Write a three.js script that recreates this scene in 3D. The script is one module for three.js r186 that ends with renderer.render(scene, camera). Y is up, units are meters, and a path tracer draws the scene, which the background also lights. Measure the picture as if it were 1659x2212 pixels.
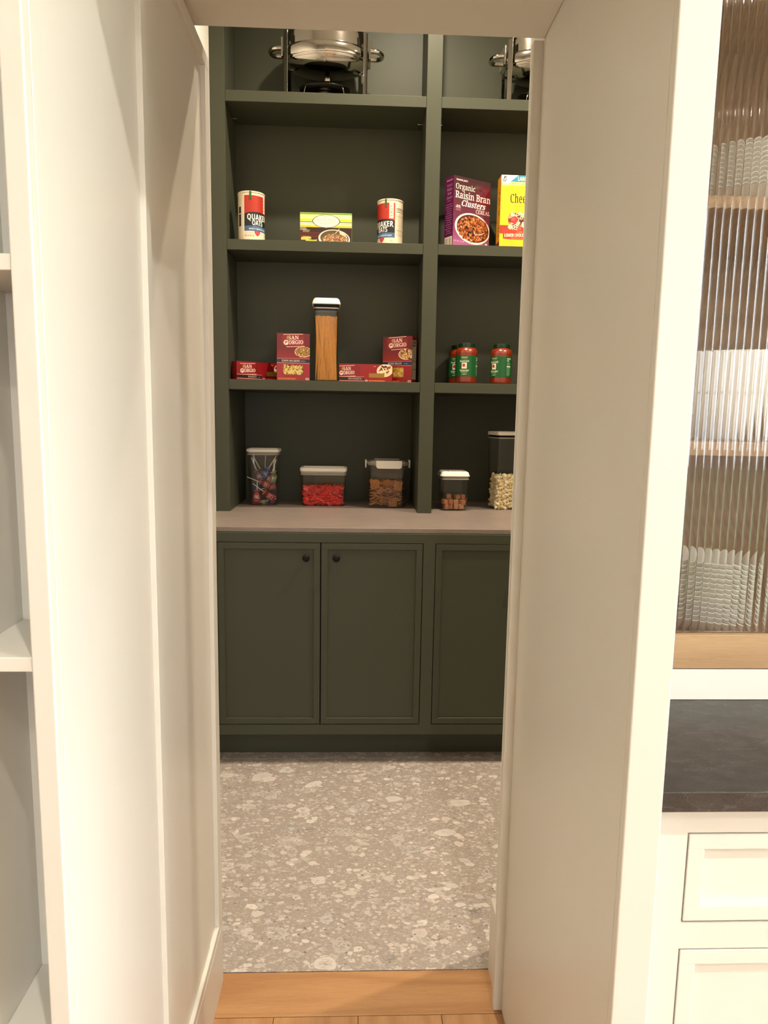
import * as THREE from 'three';
import { RoundedBoxGeometry } from 'three/addons/geometries/RoundedBoxGeometry.js';
import { mergeGeometries } from 'three/addons/utils/BufferGeometryUtils.js';
import { ImprovedNoise } from 'three/addons/math/ImprovedNoise.js';
import { RectAreaLightUniformsLib } from 'three/addons/lights/RectAreaLightUniformsLib.js';

const scene = new THREE.Scene();

// ---------------------------------------------------------------- camera
const camera = new THREE.PerspectiveCamera(2 * Math.atan(1106 / 1534) * 180 / Math.PI, 1659 / 2212, 0.03, 60);
{
  const m = new THREE.Matrix4().makeBasis(
    new THREE.Vector3(0.9991476, 0.0164862, 0.0378467),
    new THREE.Vector3(-0.0111297, 0.9904238, -0.1376109),
    new THREE.Vector3(-0.0397530, 0.1370724, 0.9897630));
  camera.quaternion.setFromRotationMatrix(m);
  camera.position.set(0, 1.333, 0);
}

// ---------------------------------------------------------------- sky, lamps, exposure
const renderer = new THREE.WebGLRenderer({ antialias: true });
renderer.toneMapping = THREE.LinearToneMapping;
renderer.toneMappingExposure = 0.98;
renderer.shadowMap.enabled = true;
RectAreaLightUniformsLib.init();
scene.background = new THREE.Color().setRGB(13.0, 13.9, 14.4);      // bright overcast sky outside the kitchen windows
const CEIL = 3.44;
const WARM = new THREE.Color().setRGB(1, 0.84, 0.635), NEUTRAL = new THREE.Color().setRGB(1, 0.97, 0.88);
// x, z, candela, colour: recessed ceiling downlights, kitchen then pantry
const DOWNLIGHTS = [
  [0.40, 0.50, 10, NEUTRAL, 1.32, 0.35, 'recessed round downlight in the kitchen ceiling in front of the pantry passage'],
  [2.25, 0.50, 15, NEUTRAL, 1.32, 0.35, 'recessed round downlight in the kitchen ceiling in front of the dish cabinet'],
  [0.40, 1.80, 10, NEUTRAL, 1.32, 0.35, 'recessed round downlight in the kitchen ceiling, second in the row from the passage'],
  [0.40, 3.30, 10, NEUTRAL, 1.32, 0.35, 'recessed round downlight in the kitchen ceiling, third in the row from the passage'],
  [0.40, 5.45, 10, NEUTRAL, 1.32, 0.35, 'recessed round downlight in the kitchen ceiling by the far window'],
  [0.24, -2.45, 17.5, WARM, 1.2, 0.6, 'recessed round downlight in the pantry ceiling before the tall shelves'],
  [1.48, -2.10, 19.5, WARM, 1.2, 0.6, 'recessed round downlight in the pantry ceiling beside the right end wall'],
];

// ---------------------------------------------------------------- helpers
function rng(seed) { let a = seed >>> 0; return () => { a = (a + 0x6D2B79F5) | 0; let t = Math.imul(a ^ (a >>> 15), 1 | a); t = (t + Math.imul(t ^ (t >>> 7), 61 | t)) ^ t; return ((t ^ (t >>> 14)) >>> 0) / 4294967296; }; }
const noise = new ImprovedNoise();
const used = {};
function numbered(n) { const k = used[n] = (used[n] ?? -1) + 1; return k ? `${n}_${String(k).padStart(3, '0')}` : n; }
function tag(o, label, category, group) { o.userData.label = label; o.userData.category = category; if (group) o.userData.group = group; return o; }
function thing(name, label, category, [x, y, z] = [0, 0, 0], turn = 0, group) {
  const o = new THREE.Group(); o.name = numbered(name); o.position.set(x, y, z); o.rotation.y = turn;
  tag(o, label, category, group); scene.add(o); return o;
}
function shade(m) { m.castShadow = true; m.receiveShadow = true; return m; }
function part(parent, name, geo, mat, label) {
  const m = shade(new THREE.Mesh(Array.isArray(geo) ? merge(geo) : geo, mat)); m.name = name; if (label) m.userData.label = label; parent.add(m); return m;
}
function single(name, geo, mat, label, category, pos = [0, 0, 0], turn = 0, group) {
  const m = shade(new THREE.Mesh(Array.isArray(geo) ? merge(geo) : geo, mat)); m.name = numbered(name); m.position.set(...pos); m.rotation.y = turn; scene.add(m);
  return tag(m, label, category, group);
}
function struct(name, geo, mat) {
  const m = geo ? shade(new THREE.Mesh(Array.isArray(geo) ? merge(geo) : geo, mat)) : new THREE.Group();
  m.name = name; m.userData.kind = 'structure'; scene.add(m); return m;
}
function merge(list) {
  const l = list.map((g) => { const h = g.index ? g.toNonIndexed() : g.clone(); for (const k of Object.keys(h.attributes)) if (!['position', 'normal', 'uv'].includes(k)) h.deleteAttribute(k); h.morphAttributes = {}; return h; });
  return mergeGeometries(l);
}
// box from corner to corner with eased edges; uv in metres
function box(x0, x1, y0, y1, z0, z1, r = 0.0012) {
  const w = Math.abs(x1 - x0), h = Math.abs(y1 - y0), d = Math.abs(z1 - z0), rr = Math.min(r, w / 2.1, h / 2.1, d / 2.1);
  const g = rr > 0 ? new RoundedBoxGeometry(w, h, d, 2, rr) : new THREE.BoxGeometry(w, h, d);
  g.translate((x0 + x1) / 2, (y0 + y1) / 2, (z0 + z1) / 2);
  return metric(g);
}
function metric(g) {
  const p = g.attributes.position, n = g.attributes.normal, uv = new Float32Array(p.count * 2);
  for (let i = 0; i < p.count; i++) {
    const ax = Math.abs(n.getX(i)), ay = Math.abs(n.getY(i)), az = Math.abs(n.getZ(i)), x = p.getX(i), y = p.getY(i), z = p.getZ(i);
    if (ay >= ax && ay >= az) { uv[2 * i] = x; uv[2 * i + 1] = -z; } else if (ax > az) { uv[2 * i] = z; uv[2 * i + 1] = y; } else { uv[2 * i] = x; uv[2 * i + 1] = y; }
  }
  g.setAttribute('uv', new THREE.BufferAttribute(uv, 2)); return g;
}
const at = (g, x, y, z, rx = 0, ry = 0, rz = 0) => { const h = g.clone(); h.applyMatrix4(new THREE.Matrix4().compose(new THREE.Vector3(x, y, z), new THREE.Quaternion().setFromEuler(new THREE.Euler(rx, ry, rz)), new THREE.Vector3(1, 1, 1))); return h; };
const lathe = (pts, n = 48) => new THREE.LatheGeometry(pts.map((p) => new THREE.Vector2(p[0], p[1])), n);
function tube(pts, r, n = 24, k = 8, closed = false) { return new THREE.TubeGeometry(new THREE.CatmullRomCurve3(pts.map((p) => new THREE.Vector3(...p)), closed), n, r, k, closed); }
function rod(a, b, r0, r1 = r0, k = 10) {
  const A = new THREE.Vector3(...a), B = new THREE.Vector3(...b), d = B.clone().sub(A), g = new THREE.CylinderGeometry(r1, r0, d.length(), k);
  g.applyMatrix4(new THREE.Matrix4().compose(A.add(B).multiplyScalar(0.5), new THREE.Quaternion().setFromUnitVectors(new THREE.Vector3(0, 1, 0), d.normalize()), new THREE.Vector3(1, 1, 1))); return g;
}
// rounded-rectangle outline, counter-clockwise, n points per corner
function outline(w, d, r, n = 5) {
  const o = [];
  for (const [sx, sz, a0] of [[1, 1, 0], [-1, 1, 1], [-1, -1, 2], [1, -1, 3]]) for (let i = 0; i <= n; i++) { const a = (a0 + i / n) * Math.PI / 2; o.push([sx * (w / 2 - r) + r * Math.cos(a), sz * (d / 2 - r) + r * Math.sin(a)]); }
  return o;
}
// skin over a stack of rounded rectangles [y, w, d, r]; caps where asked
function stack(levels, capLow = true, capHigh = true, n = 5) {
  const rings = levels.map(([y, w, d, r]) => outline(w, d, r, n).map(([x, z]) => [x, y, z])), m = rings[0].length, pos = [];
  const tri = (a, b, c) => pos.push(...a, ...b, ...c);
  for (let k = 0; k + 1 < rings.length; k++) for (let i = 0; i < m; i++) { const j = (i + 1) % m, A = rings[k][i], B = rings[k][j], C = rings[k + 1][i], D = rings[k + 1][j]; tri(A, C, B); tri(B, C, D); }
  const cap = (ring, up) => { const c = [0, ring[0][1], 0]; for (let i = 0; i < m; i++) { const j = (i + 1) % m; up ? tri(c, ring[j], ring[i]) : tri(c, ring[i], ring[j]); } };
  if (capLow) cap(rings[0], false); if (capHigh) cap(rings[rings.length - 1], true);
  const g = new THREE.BufferGeometry(); g.setAttribute('position', new THREE.Float32BufferAttribute(pos, 3)); g.computeVertexNormals(); return metric(g);
}

// ---------------------------------------------------------------- textures
function canvas(w, h, draw) { const c = document.createElement('canvas'); c.width = w; c.height = h; draw(c.getContext('2d'), w, h); return c; }
function print(w, h, draw) { const t = new THREE.CanvasTexture(canvas(w, h, draw)); t.colorSpace = THREE.SRGBColorSpace; t.magFilter = THREE.LinearFilter; t.anisotropy = 8; return t; }
function field(w, h, f, srgb = true) {
  const d = new Uint8Array(w * h * 4);
  for (let y = 0; y < h; y++) for (let x = 0; x < w; x++) { const c = f(x / w, y / h, x, y), i = (y * w + x) * 4; d[i] = Math.max(0, Math.min(255, c[0])); d[i + 1] = Math.max(0, Math.min(255, c[1])); d[i + 2] = Math.max(0, Math.min(255, c[2])); d[i + 3] = 255; }
  const t = new THREE.DataTexture(d, w, h); if (srgb) t.colorSpace = THREE.SRGBColorSpace; t.magFilter = THREE.LinearFilter; t.wrapS = t.wrapT = THREE.RepeatWrapping; t.needsUpdate = true; return t;
}
// oak, grain along u; uv in metres, one repeat is 1.6 m x 0.4 m
function oak(seed, light, dark) {
  const L = light, D = dark;
  const t = field(1024, 512, (u, v, X, Y) => {
    const s = seed * 17.3, px = u * 1.6, py = v * 0.4, wrap = (f) => { const a = f(px, py), b = f(px - 1.6, py), k = u > 0.9 ? (u - 0.9) * 10 : 0; return a * (1 - k) + b * k; };
    const warp = wrap((x, y) => noise.noise(x * 1.7 + s, y * 9, s) * 0.9 + noise.noise(x * 5 + s, y * 24, s + 4) * 0.25);
    const rings = 0.5 + 0.5 * Math.sin((py * 34 + warp * 2.6) * Math.PI);
    const fine = wrap((x, y) => noise.noise(x * 9 + s, y * 900, s) * 0.5 + noise.noise(x * 24, y * 1700, s + 9) * 0.5);
    const pore = wrap((x, y) => noise.noise(x * 30 + 5, y * 1200, s + 3)) > 0.42 ? 0.22 : 0;
    const k = Math.max(0, Math.min(1, 0.34 * rings ** 2 + 0.26 + fine * 0.34 + pore));
    return [L[0] + (D[0] - L[0]) * k, L[1] + (D[1] - L[1]) * k, L[2] + (D[2] - L[2]) * k];
  });
  t.repeat.set(1 / 1.6, 1 / 0.4); return t;
}
const oakFloor = [0, 1, 2].map((s) => oak(s + 1, [184, 141, 97], [148, 101, 61]));
const oakShelf = oak(7, [184, 152, 114], [146, 111, 76]);
// terrazzo slab: pale chips of all sizes packed in a grey-beige matrix, one repeat is 1.2 m
const terrazzo = print(2048, 2048, (g, W) => {
  const R = rng(41);
  g.fillStyle = 'rgb(155,143,134)'; g.fillRect(0, 0, W, W);
  const chip = (x, y, r, tone, warm, edge, squash, core, round) => {
    const n = 5 + Math.floor(R() * 4), a0 = R() * 7, turn = R() * 0.9 - 0.45, pts = [], c = Math.cos(turn), s = Math.sin(turn);
    for (let i = 0; i < n; i++) { const a = a0 + (i + R() * 0.75) / n * Math.PI * 2, q = r * (0.7 + R() * 0.5), X = Math.cos(a) * q, Y = Math.sin(a) * q * squash; pts.push([X * c - Y * s, X * s + Y * c]); }
    for (const ox of x < 90 ? [0, W] : x > W - 90 ? [0, -W] : [0]) for (const oy of y < 90 ? [0, W] : y > W - 90 ? [0, -W] : [0]) {
      const px = x + ox, py = y + oy, path = () => { g.beginPath(); if (!round) { pts.forEach((p, i) => i ? g.lineTo(px + p[0], py + p[1]) : g.moveTo(px + p[0], py + p[1])); g.closePath(); return; }
        pts.forEach((p, i) => { const q = pts[(i + 1) % n], mx = px + (p[0] + q[0]) / 2, my = py + (p[1] + q[1]) / 2; i ? g.quadraticCurveTo(px + p[0], py + p[1], mx, my) : g.moveTo(mx, my); }); const p = pts[0], q = pts[1]; g.quadraticCurveTo(px + p[0], py + p[1], px + (p[0] + q[0]) / 2, py + (p[1] + q[1]) / 2); };
      path(); g.fillStyle = `rgb(${tone + warm},${tone - 7 + warm * 0.3},${tone - 13})`; g.fill();
      if (edge) { g.lineWidth = Math.max(1.2, r * 0.06); g.lineJoin = 'round'; g.strokeStyle = `rgba(${edge},${edge - 11},${edge - 18},0.45)`; g.stroke(); }
    }
    if (core) { g.save(); g.beginPath(); pts.forEach((p, i) => i ? g.lineTo(x + p[0], y + p[1]) : g.moveTo(x + p[0], y + p[1])); g.clip(); for (let i = 0; i < r * 2.2; i++) { const a = R() * 6.3, q = r * R() * 0.62; g.fillStyle = `rgba(${tone - core},${tone - core - 7},${tone - core - 11},0.22)`; g.beginPath(); g.ellipse(x + Math.cos(a) * q, y + Math.sin(a) * q * squash, r * 0.1 * (0.4 + R()), r * 0.05, turn, 0, 7); g.fill(); } g.restore(); }
  };
  const any = () => R() * W, soft = (k) => 150 + k * (R() + R() - 0.7);
  for (let i = 0; i < 26000; i++) chip(any(), any(), 3 + R() * R() * 10, soft(26), R() * 8, R() < 0.4 ? 122 : 0, 0.35 + R() * 0.4, 0);
  for (let i = 0; i < 260; i++) chip(any(), any(), 26 + R() * R() * 52, 150 + R() * 42, R() * 8, 128, 0.5 + R() * 0.4, 36, R() < 0.5);
  for (let i = 0; i < 5200; i++) chip(any(), any(), 6 + R() * R() * 18, 158 + R() * 34, R() * 9, R() < 0.7 ? 126 : 0, 0.4 + R() * 0.45, R() < 0.15 ? 24 : 0);
  for (let i = 0; i < 16000; i++) chip(any(), any(), 2.5 + R() * R() * 8, soft(34), R() * 8, R() < 0.5 ? 120 : 0, 0.35 + R() * 0.4, 0);
  for (let i = 0; i < 900; i++) chip(any(), any(), 9 + R() * R() * 28, 172 + R() * 30, R() * 8, 130, 0.5 + R() * 0.4, R() < 0.3 ? 22 : 0);
  for (let i = 0; i < 46; i++) chip(any(), any(), 30 + R() * 46, 174 + R() * 26, R() * 8, 136, 0.55 + R() * 0.35, R() < 0.4 ? 44 : 8, R() < 0.4);
  for (let i = 0; i < 500; i++) chip(any(), any(), 2 + R() * 6, 100 + R() * 22, R() * 5, 0, 0.6, 0);
  for (let i = 0; i < 9000; i++) chip(any(), any(), 2 + R() * R() * 6, soft(36), R() * 8, 0, 0.35 + R() * 0.4, 0);
});
terrazzo.wrapS = terrazzo.wrapT = THREE.RepeatWrapping; terrazzo.repeat.set(1 / 1.2, 1 / 1.2);
const fbm = (x, y, z, o = 4) => { let s = 0, a = 0.5; for (let i = 0; i < o; i++) { s += a * noise.noise(x, y, z); x *= 2.1; y *= 2.1; a *= 0.5; } return s; };
const darkStone = field(512, 512, (u, v) => {
  const x = u * 9, y = v * 9, k = fbm(x * 1.5, y * 2.6, 3, 5), vein = Math.max(0, 1 - Math.abs(fbm(x * 0.7 + k, y * 1.4, 8, 4)) * 26), grit = fbm(x * 22, y * 22, 5, 2);
  const b = 54 + k * 26 + grit * 26 + vein * 22; return [b + 2, b - 3, b - 6];
});
darkStone.repeat.set(2, 2);
const quartz = field(256, 256, (u, v) => { const g = fbm(u * 60, v * 60, 2, 2) * 14 + fbm(u * 5, v * 5, 7, 3) * 10; return [132 + g, 119 + g, 111 + g]; });
quartz.repeat.set(2.5, 2.5);
const orangePeel = field(256, 256, (u, v) => { const k = 128 + fbm(u * 26, v * 26, 1, 3) * 90; return [k, k, k]; }, false);
orangePeel.repeat.set(9, 9);

// ---------------------------------------------------------------- materials
const std = (hex, rough, more = {}) => new THREE.MeshStandardMaterial({ color: hex, roughness: rough, ...more });
const phys = (hex, rough, more = {}) => new THREE.MeshPhysicalMaterial({ color: hex, roughness: rough, ...more });
const M = {
  white: std('#d9d5cc', 0.36, { bumpMap: orangePeel, bumpScale: 0.00006 }),
  wall: std('#e9e6de', 0.7),
  ceiling: std('#efece6', 0.8),
  green: phys('#424437', 0.45, { specularIntensity: 0.5, bumpMap: orangePeel, bumpScale: 0.00006 }),
  planks: oakFloor.map((m) => std('#ffffff', 0.45, { map: m })),
  oak: std('#ffffff', 0.5, { map: oakShelf }),
  tile: std('#ffffff', 0.5, { map: terrazzo }),
  grout: std('#6d6459', 0.9),
  quartz: std('#ffffff', 0.4, { map: quartz }),
  stone: std('#ffffff', 0.42, { map: darkStone }),
  black: phys('#0a0908', 0.55, { specularIntensity: 0.4 }),
  steel: std('#c9c3ba', 0.09, { metalness: 1 }),
  brushed: std('#a9a39a', 0.3, { metalness: 1 }),
  blackMetal: std('#17130f', 0.28, { metalness: 0.6 }),
  ceramic: phys('#fcf8ef', 0.22, { clearcoat: 0.5, clearcoatRoughness: 0.1 }),
  pane: phys('#ffffff', 0.0, { transmission: 1, thickness: 0, ior: 1.5 }),
  reeded: phys('#ffffff', 0.02, { transmission: 1, thickness: 0.006, ior: 1.5 }),
  plastic: phys('#f4f2ee', 0.03, { transmission: 1, thickness: 0, ior: 1.45 }),
  lid: std('#eae4da', 0.4),
  greyLid: std('#b9aaa0', 0.32),
  seal: phys('#cfc9c0', 0.25, { transmission: 0.55, thickness: 0, ior: 1.4 }),
  glow: new THREE.MeshStandardMaterial({ color: '#ffffff', emissive: new THREE.Color().setRGB(1, 0.9, 0.72), emissiveIntensity: 150, roughness: 0.6 }),
  grass: std('#7b8a5c', 0.95),
};

// ================================================================ the setting
const KX0 = -2.6, KX1 = 3.2, KZ1 = 6.0, PX0 = -0.59, PX1 = 2.2, PZ0 = -3.47, T = 0.12;
{ // floors: oak planks in the kitchen, one plank across the doorway, terrazzo slabs in the pantry
  const fl = struct('floor');
  part(fl, 'subfloor', [box(KX0 - T, KX1 + T, -0.16, -0.014, -1.546, KZ1 + T, 0), box(PX0 - T, PX1 + T, -0.16, -0.014, PZ0 - T, -1.546, 0)], M.grout);
  const R = rng(5), v = (g, u0, v0) => { const a = g.attributes.uv; for (let i = 0; i < a.count; i++) a.setXY(i, a.getX(i) + u0, a.getY(i) + v0); return g; };
  const lengthwise = (g, x0) => { const p = g.attributes.position, a = g.attributes.uv; for (let i = 0; i < a.count; i++) a.setXY(i, p.getZ(i), p.getX(i) - x0); return g; };
  part(fl, 'plank', v(box(-0.345, 0.36, -0.014, 0, -1.5455, -1.4185), 0.3, 0.17), M.planks[0]);
  const W = 0.187;
  for (let i = 0; i < 31; i++) {
    const x0 = KX0 + i * W, z0 = -1.4172; let z = z0; const first = 1.0 + R() * 1.1, cuts = [first, 3.2 + R() * 0.9, 5.4 + R() * 0.5, 7.42];
    const x1 = Math.min(x0 + W - 0.0012, KX1); let prev = 0;
    for (const c of cuts) { const g = box(x0, x1, -0.014, 0, z0 + prev + 0.0006, z0 + c - 0.0006, 0.0008); part(fl, 'plank', v(lengthwise(g, x0), R() * 3, R() * 2), M.planks[Math.floor(R() * 3)]); prev = c; }
  }
  const xs = [PX0, -0.59 + 1.2, -0.59 + 2.4, PX1], zs = [-1.5475, -2.614, PZ0];
  for (let i = 0; i < 3; i++) for (let j = 0; j < 2; j++) if (xs[i + 1] > xs[i] + 0.01) part(fl, 'tile', v(box(xs[i] + 0.0008, Math.min(xs[i + 1], PX1) - 0.0008, -0.014, 0, zs[j] - 0.0008, zs[j + 1] + 0.0008, 0.0006), i * 0.37, j * 0.61), M.tile);
}
struct('ceiling', box(KX0 - T, KX1 + T, CEIL, CEIL + 0.15, PZ0 - T, KZ1 + T, 0), M.ceiling);
struct('wall_left', box(KX0 - T, KX0, 0, CEIL, -1.545, KZ1 + T, 0), M.wall);
const glassRow = (name, wall, horizontal, a0, a1, y0, y1, depth, bays, sash) => { // a window in a wall along x (horizontal) or along z
  const w = struct(name), put = (n, u0, u1, v0, v1, d0, d1, m, r = 0.003) => part(w, n, horizontal ? box(u0, u1, v0, v1, d0, d1, r) : box(d0, d1, v0, v1, u0, u1, r), m);
  const f = 0.05, d0 = depth + 0.02, d1 = depth + 0.1;
  put('window_frame', a0, a1, y0, y0 + f, d0, d1, M.white); put('window_frame', a0, a1, y1 - f, y1, d0, d1, M.white);
  put('window_frame', a0, a0 + f, y0, y1, d0, d1, M.white); put('window_frame', a1 - f, a1, y0, y1, d0, d1, M.white);
  const bw = (a1 - a0 - 2 * f) / bays;
  for (let i = 1; i < bays; i++) put('mullion', a0 + f + i * bw - 0.025, a0 + f + i * bw + 0.025, y0 + f, y1 - f, d0, d1, M.white);
  if (sash) put('muntin', a0 + f, a1 - f, sash - 0.012, sash + 0.012, d0 + 0.02, d1 - 0.02, M.white);
  for (let i = 0; i < bays; i++) put('window_glass', a0 + f + i * bw + 0.026, a0 + f + (i + 1) * bw - 0.026, y0 + f, y1 - f, d0 + 0.038, d0 + 0.042, M.pane, 0);
};
const openWall = (horizontal, d0, d1, a0, a1, [w0, w1, y0, y1]) => { const b = (u0, u1, v0, v1) => horizontal ? box(u0, u1, v0, v1, d0, d1, 0) : box(d0, d1, v0, v1, u0, u1, 0); return [b(a0, w0, 0, CEIL), b(w1, a1, 0, CEIL), b(w0, w1, 0, y0), b(w0, w1, y1, CEIL)]; };
const WR = [-1.2, 0.9, 0.06, 2.45], WB = [0.6, 2.95, 0.95, 2.12];
struct('wall_right', openWall(false, KX1, KX1 + T, -1.545, KZ1 + T, WR), M.wall);
struct('wall_rear', openWall(true, KZ1, KZ1 + T, KX0, KX1, WB), M.wall);
glassRow('window_1', null, false, WR[0], WR[1], WR[2], WR[3], KX1, 2);
glassRow('window_2', null, true, WB[0], WB[1], WB[2], WB[3], KZ1, 2, 1.62);
struct('ground', box(-20, 25, -0.5, -0.3, -10, 25, 0), M.grass);
// stud wall between kitchen and pantry, with the doorway left open
struct('wall_front', [box(KX0, -0.33, 0, CEIL, -1.545, -1.425, 0), box(0.345, 0.3905, 0, CEIL, -1.545, -1.425, 0), box(1.3035, KX1, 0, CEIL, -1.545, -1.425, 0), box(0.379, 1.315, 0, CEIL, -1.62, -1.582, 0), box(0.379, 0.3905, 0, CEIL, -1.582, -1.545, 0), box(1.3035, 1.315, 0, CEIL, -1.582, -1.545, 0), box(-0.33, 0.345, 2.12, CEIL, -1.545, -1.425, 0)], M.wall);
struct('wall_pantry_left', box(PX0 - T, PX0, 0, CEIL, PZ0, -1.545, 0), M.wall);
struct('wall_pantry_right', box(PX1, PX1 + T, 0, CEIL, PZ0, -1.545, 0), M.green);
struct('wall_pantry_back', box(PX0 - T, PX1 + T, 0, CEIL, PZ0 - T, PZ0, 0), M.wall);
struct('wall_header', box(-0.307, 0.3415, 2.03, CEIL, -1.4205, -0.71, 0.0015), M.white);          // boxed-in head of the passage
struct('trim_1', box(0.3235, 0.3445, 0, 2.03, -1.4445, -1.4255, 0.0015), M.white);                  // stop at the back of the right reveal
struct('baseboard_right', box(0.333, 0.345, 0, 0.19, -1.545, -1.4455, 0.002), M.white);

{ // left lining of the doorway: a slim-framed panel over a plinth
  const d = struct('door_1'), zf = -1.062, zb = -1.5235, xf = -0.300, xr = -0.3095;
  part(d, 'plinth', box(-0.329, xf, 0, 0.1465, zb, zf), M.white);
  part(d, 'bottom_rail', box(-0.329, xf, 0.1485, 0.169, zb, zf), M.white);
  part(d, 'top_rail', box(-0.329, xf, 1.994, 2.0195, zb, zf), M.white);
  part(d, 'stile', box(-0.329, xf, 0.169, 1.994, zf - 0.0235, zf), M.white);
  part(d, 'stile', box(-0.329, xf, 0.169, 1.994, zb, zb + 0.0385), M.white);
  part(d, 'centre_panel', box(-0.329, xr, 0.169, 1.994, zb + 0.0385, zf - 0.0235, 0), M.white);
}
{ // tall white cabinet left of the passage: its side lines the passage, its open cubbies face the kitchen
  const t = thing('tall_cabinet', 'tall white cabinet with a slim open cubby column left of the passage', 'cabinet', [-0.32, 0, -0.7125]);
  const X = 0.32, Z = 0.7125, b = (x0, x1, y0, y1, z0, z1, r) => box(x0 + X, x1 + X, y0, y1, z0 + Z, z1 + Z, r);
  part(t, 'side_panel', b(-0.3305, -0.308, 0, CEIL, -1.424, -0.7285), M.white);
  part(t, 'edge_band', b(-0.3305, -0.308, 0, CEIL, -0.7279, -0.7125, 0.0022), M.white);
  part(t, 'divider', b(-0.42, -0.402, 0, CEIL, -0.87, -0.7125), M.white);
  part(t, 'back_panel', b(-0.402, -0.3307, 0, CEIL, -0.87, -0.852, 0), M.white);
  for (const y of [0.145, 0.6, 1.0635, 1.4625, 1.9, 2.4]) part(t, 'shelf', b(-0.402, -0.3308, y, y + 0.0155, -0.852, -0.7145), M.white);
  part(t, 'carcass', b(-0.98, -0.4202, 0, CEIL, -1.424, -0.7330), M.white);
  part(t, 'door', b(-0.976, -0.423, 0.1, 2.6, -0.7328, -0.7125), M.white);
}
{ // right lining of the passage: the thick end panel of the dish cabinet
  const t = thing('end_panel', 'tall white end panel lining the right side of the passage with a bright front edge', 'panel', [0.3655, 0, -0.818]);
  part(t, 'side_panel', box(-0.0235, 0.0235, 0, CEIL, -0.607, -0.0155), M.white);
  part(t, 'edge_band', box(-0.0235, 0.0235, 0, CEIL, -0.0149, 0, 0.002), M.white);
}
const shakerFront = (parent, name, x0, x1, y0, y1, z, thick, frame, drop, m, bevel = 0) => { // slim framed front with a recessed panel; face at z
  const f = part(parent, name, [box(x0, x1, y0, y0 + frame, z - thick, z, 0.0015), box(x0, x1, y1 - frame, y1, z - thick, z, 0.0015), box(x0, x0 + frame, y0 + frame - 0.001, y1 - frame + 0.001, z - thick, z, 0.0015), box(x1 - frame, x1, y0 + frame - 0.001, y1 - frame + 0.001, z - thick, z, 0.0015)], m);
  part(f, 'panel', box(x0 + frame - 0.002, x1 - frame + 0.002, y0 + frame - 0.002, y1 - frame + 0.002, z - thick + 0.001, z - drop, 0), m);
  return f;
};
{ // white base cabinet with drawers under the dark counter
  const t = thing('base_cabinet', 'white base cabinet with framed drawers under the dark stone counter', 'cabinet', [0.392, 0, -0.87]), L = 0.91;
  const fr = [box(0, 0.059, 0.1, 0.824, -0.02, 0, 0), box(0.659, 0.72, 0.1, 0.824, -0.02, 0, 0)];
  for (const [a, b] of [[0.059, 0.659], [0.72, L]]) for (const [y0, y1] of [[0.782, 0.824], [0.61, 0.648], [0.335, 0.372], [0.1, 0.13]]) fr.push(box(a, b, y0, y1, -0.02, 0, 0));
  part(t, 'face_frame', fr, M.white);
  part(t, 'carcass', box(0, L, 0.1, 0.824, -0.55, -0.0235, 0), M.black);
  part(t, 'toe_kick', box(0, L, 0, 0.1, -0.5, -0.08, 0), M.white);
  const dr = (x0, x1, y0, y1) => shakerFront(t, 'drawer', x0 + 0.0028, x1 - 0.0028, y0 + 0.0028, y1 - 0.0028, -0.0004, 0.019, 0.0225, 0.011, M.white);
  for (const [x0, x1] of [[0.059, 0.659], [0.72, L]]) { dr(x0, x1, 0.648, 0.782); dr(x0, x1, 0.372, 0.61); dr(x0, x1, 0.13, 0.335); }
}
single('countertop', box(0, 0.91, -0.028, 0, -0.575, 0, 0.0015), M.stone, 'dark grey stone counter above the white drawers at the right', 'countertop', [0.392, 0.854, -0.845]);

// fluted glass: a pane with a row of convex ribs on its kitchen side
function reededPane(w, h, pitch, sag, back) {
  const n = Math.round(w / pitch), p = w / n, k = 8, pos = [], nor = [], r = ((p / 2) ** 2 + sag * sag) / (2 * sag);
  const quad = (a, b, na, nb) => { // strip between two upright lines
    const v = [[a[0], 0, a[1]], [b[0], 0, b[1]], [b[0], h, b[1]], [a[0], h, a[1]]];
    for (const i of [0, 1, 2, 0, 2, 3]) { pos.push(...v[i]); nor.push(...(i === 0 || i === 3 ? na : nb)); }
  };
  for (let i = 0; i < n; i++) for (let j = 0; j < k; j++) {
    const P = (t) => { const x = (t - 0.5) * p, z = Math.sqrt(r * r - x * x) - (r - sag); return [[(i + t) * p, z], [x / r, 0, Math.sqrt(1 - (x / r) ** 2)]]; };
    const [a, na] = P(j / k), [b, nb] = P((j + 1) / k); quad(a, b, na, nb);
  }
  quad([w, -back], [0, -back], [0, 0, -1], [0, 0, -1]); quad([0, -back], [0, 0], [-1, 0, 0], [-1, 0, 0]); quad([w, 0], [w, -back], [1, 0, 0], [1, 0, 0]);
  for (const [y, s] of [[0, -1], [h, 1]]) for (let i = 0; i < n; i++) for (let j = 0; j < k; j++) {
    const P = (t) => { const x = (t - 0.5) * p; return [(i + t) * p, y, Math.sqrt(r * r - x * x) - (r - sag)]; }, a = P(j / k), b = P((j + 1) / k), c = [b[0], y, -back], d = [a[0], y, -back];
    for (const v of s > 0 ? [a, b, c, a, c, d] : [a, c, b, a, d, c]) { pos.push(...v); nor.push(0, s, 0); }
  }
  const g = new THREE.BufferGeometry(); g.setAttribute('position', new THREE.Float32BufferAttribute(pos, 3)); g.setAttribute('normal', new THREE.Float32BufferAttribute(nor, 3)); return metric(g);
}
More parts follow.
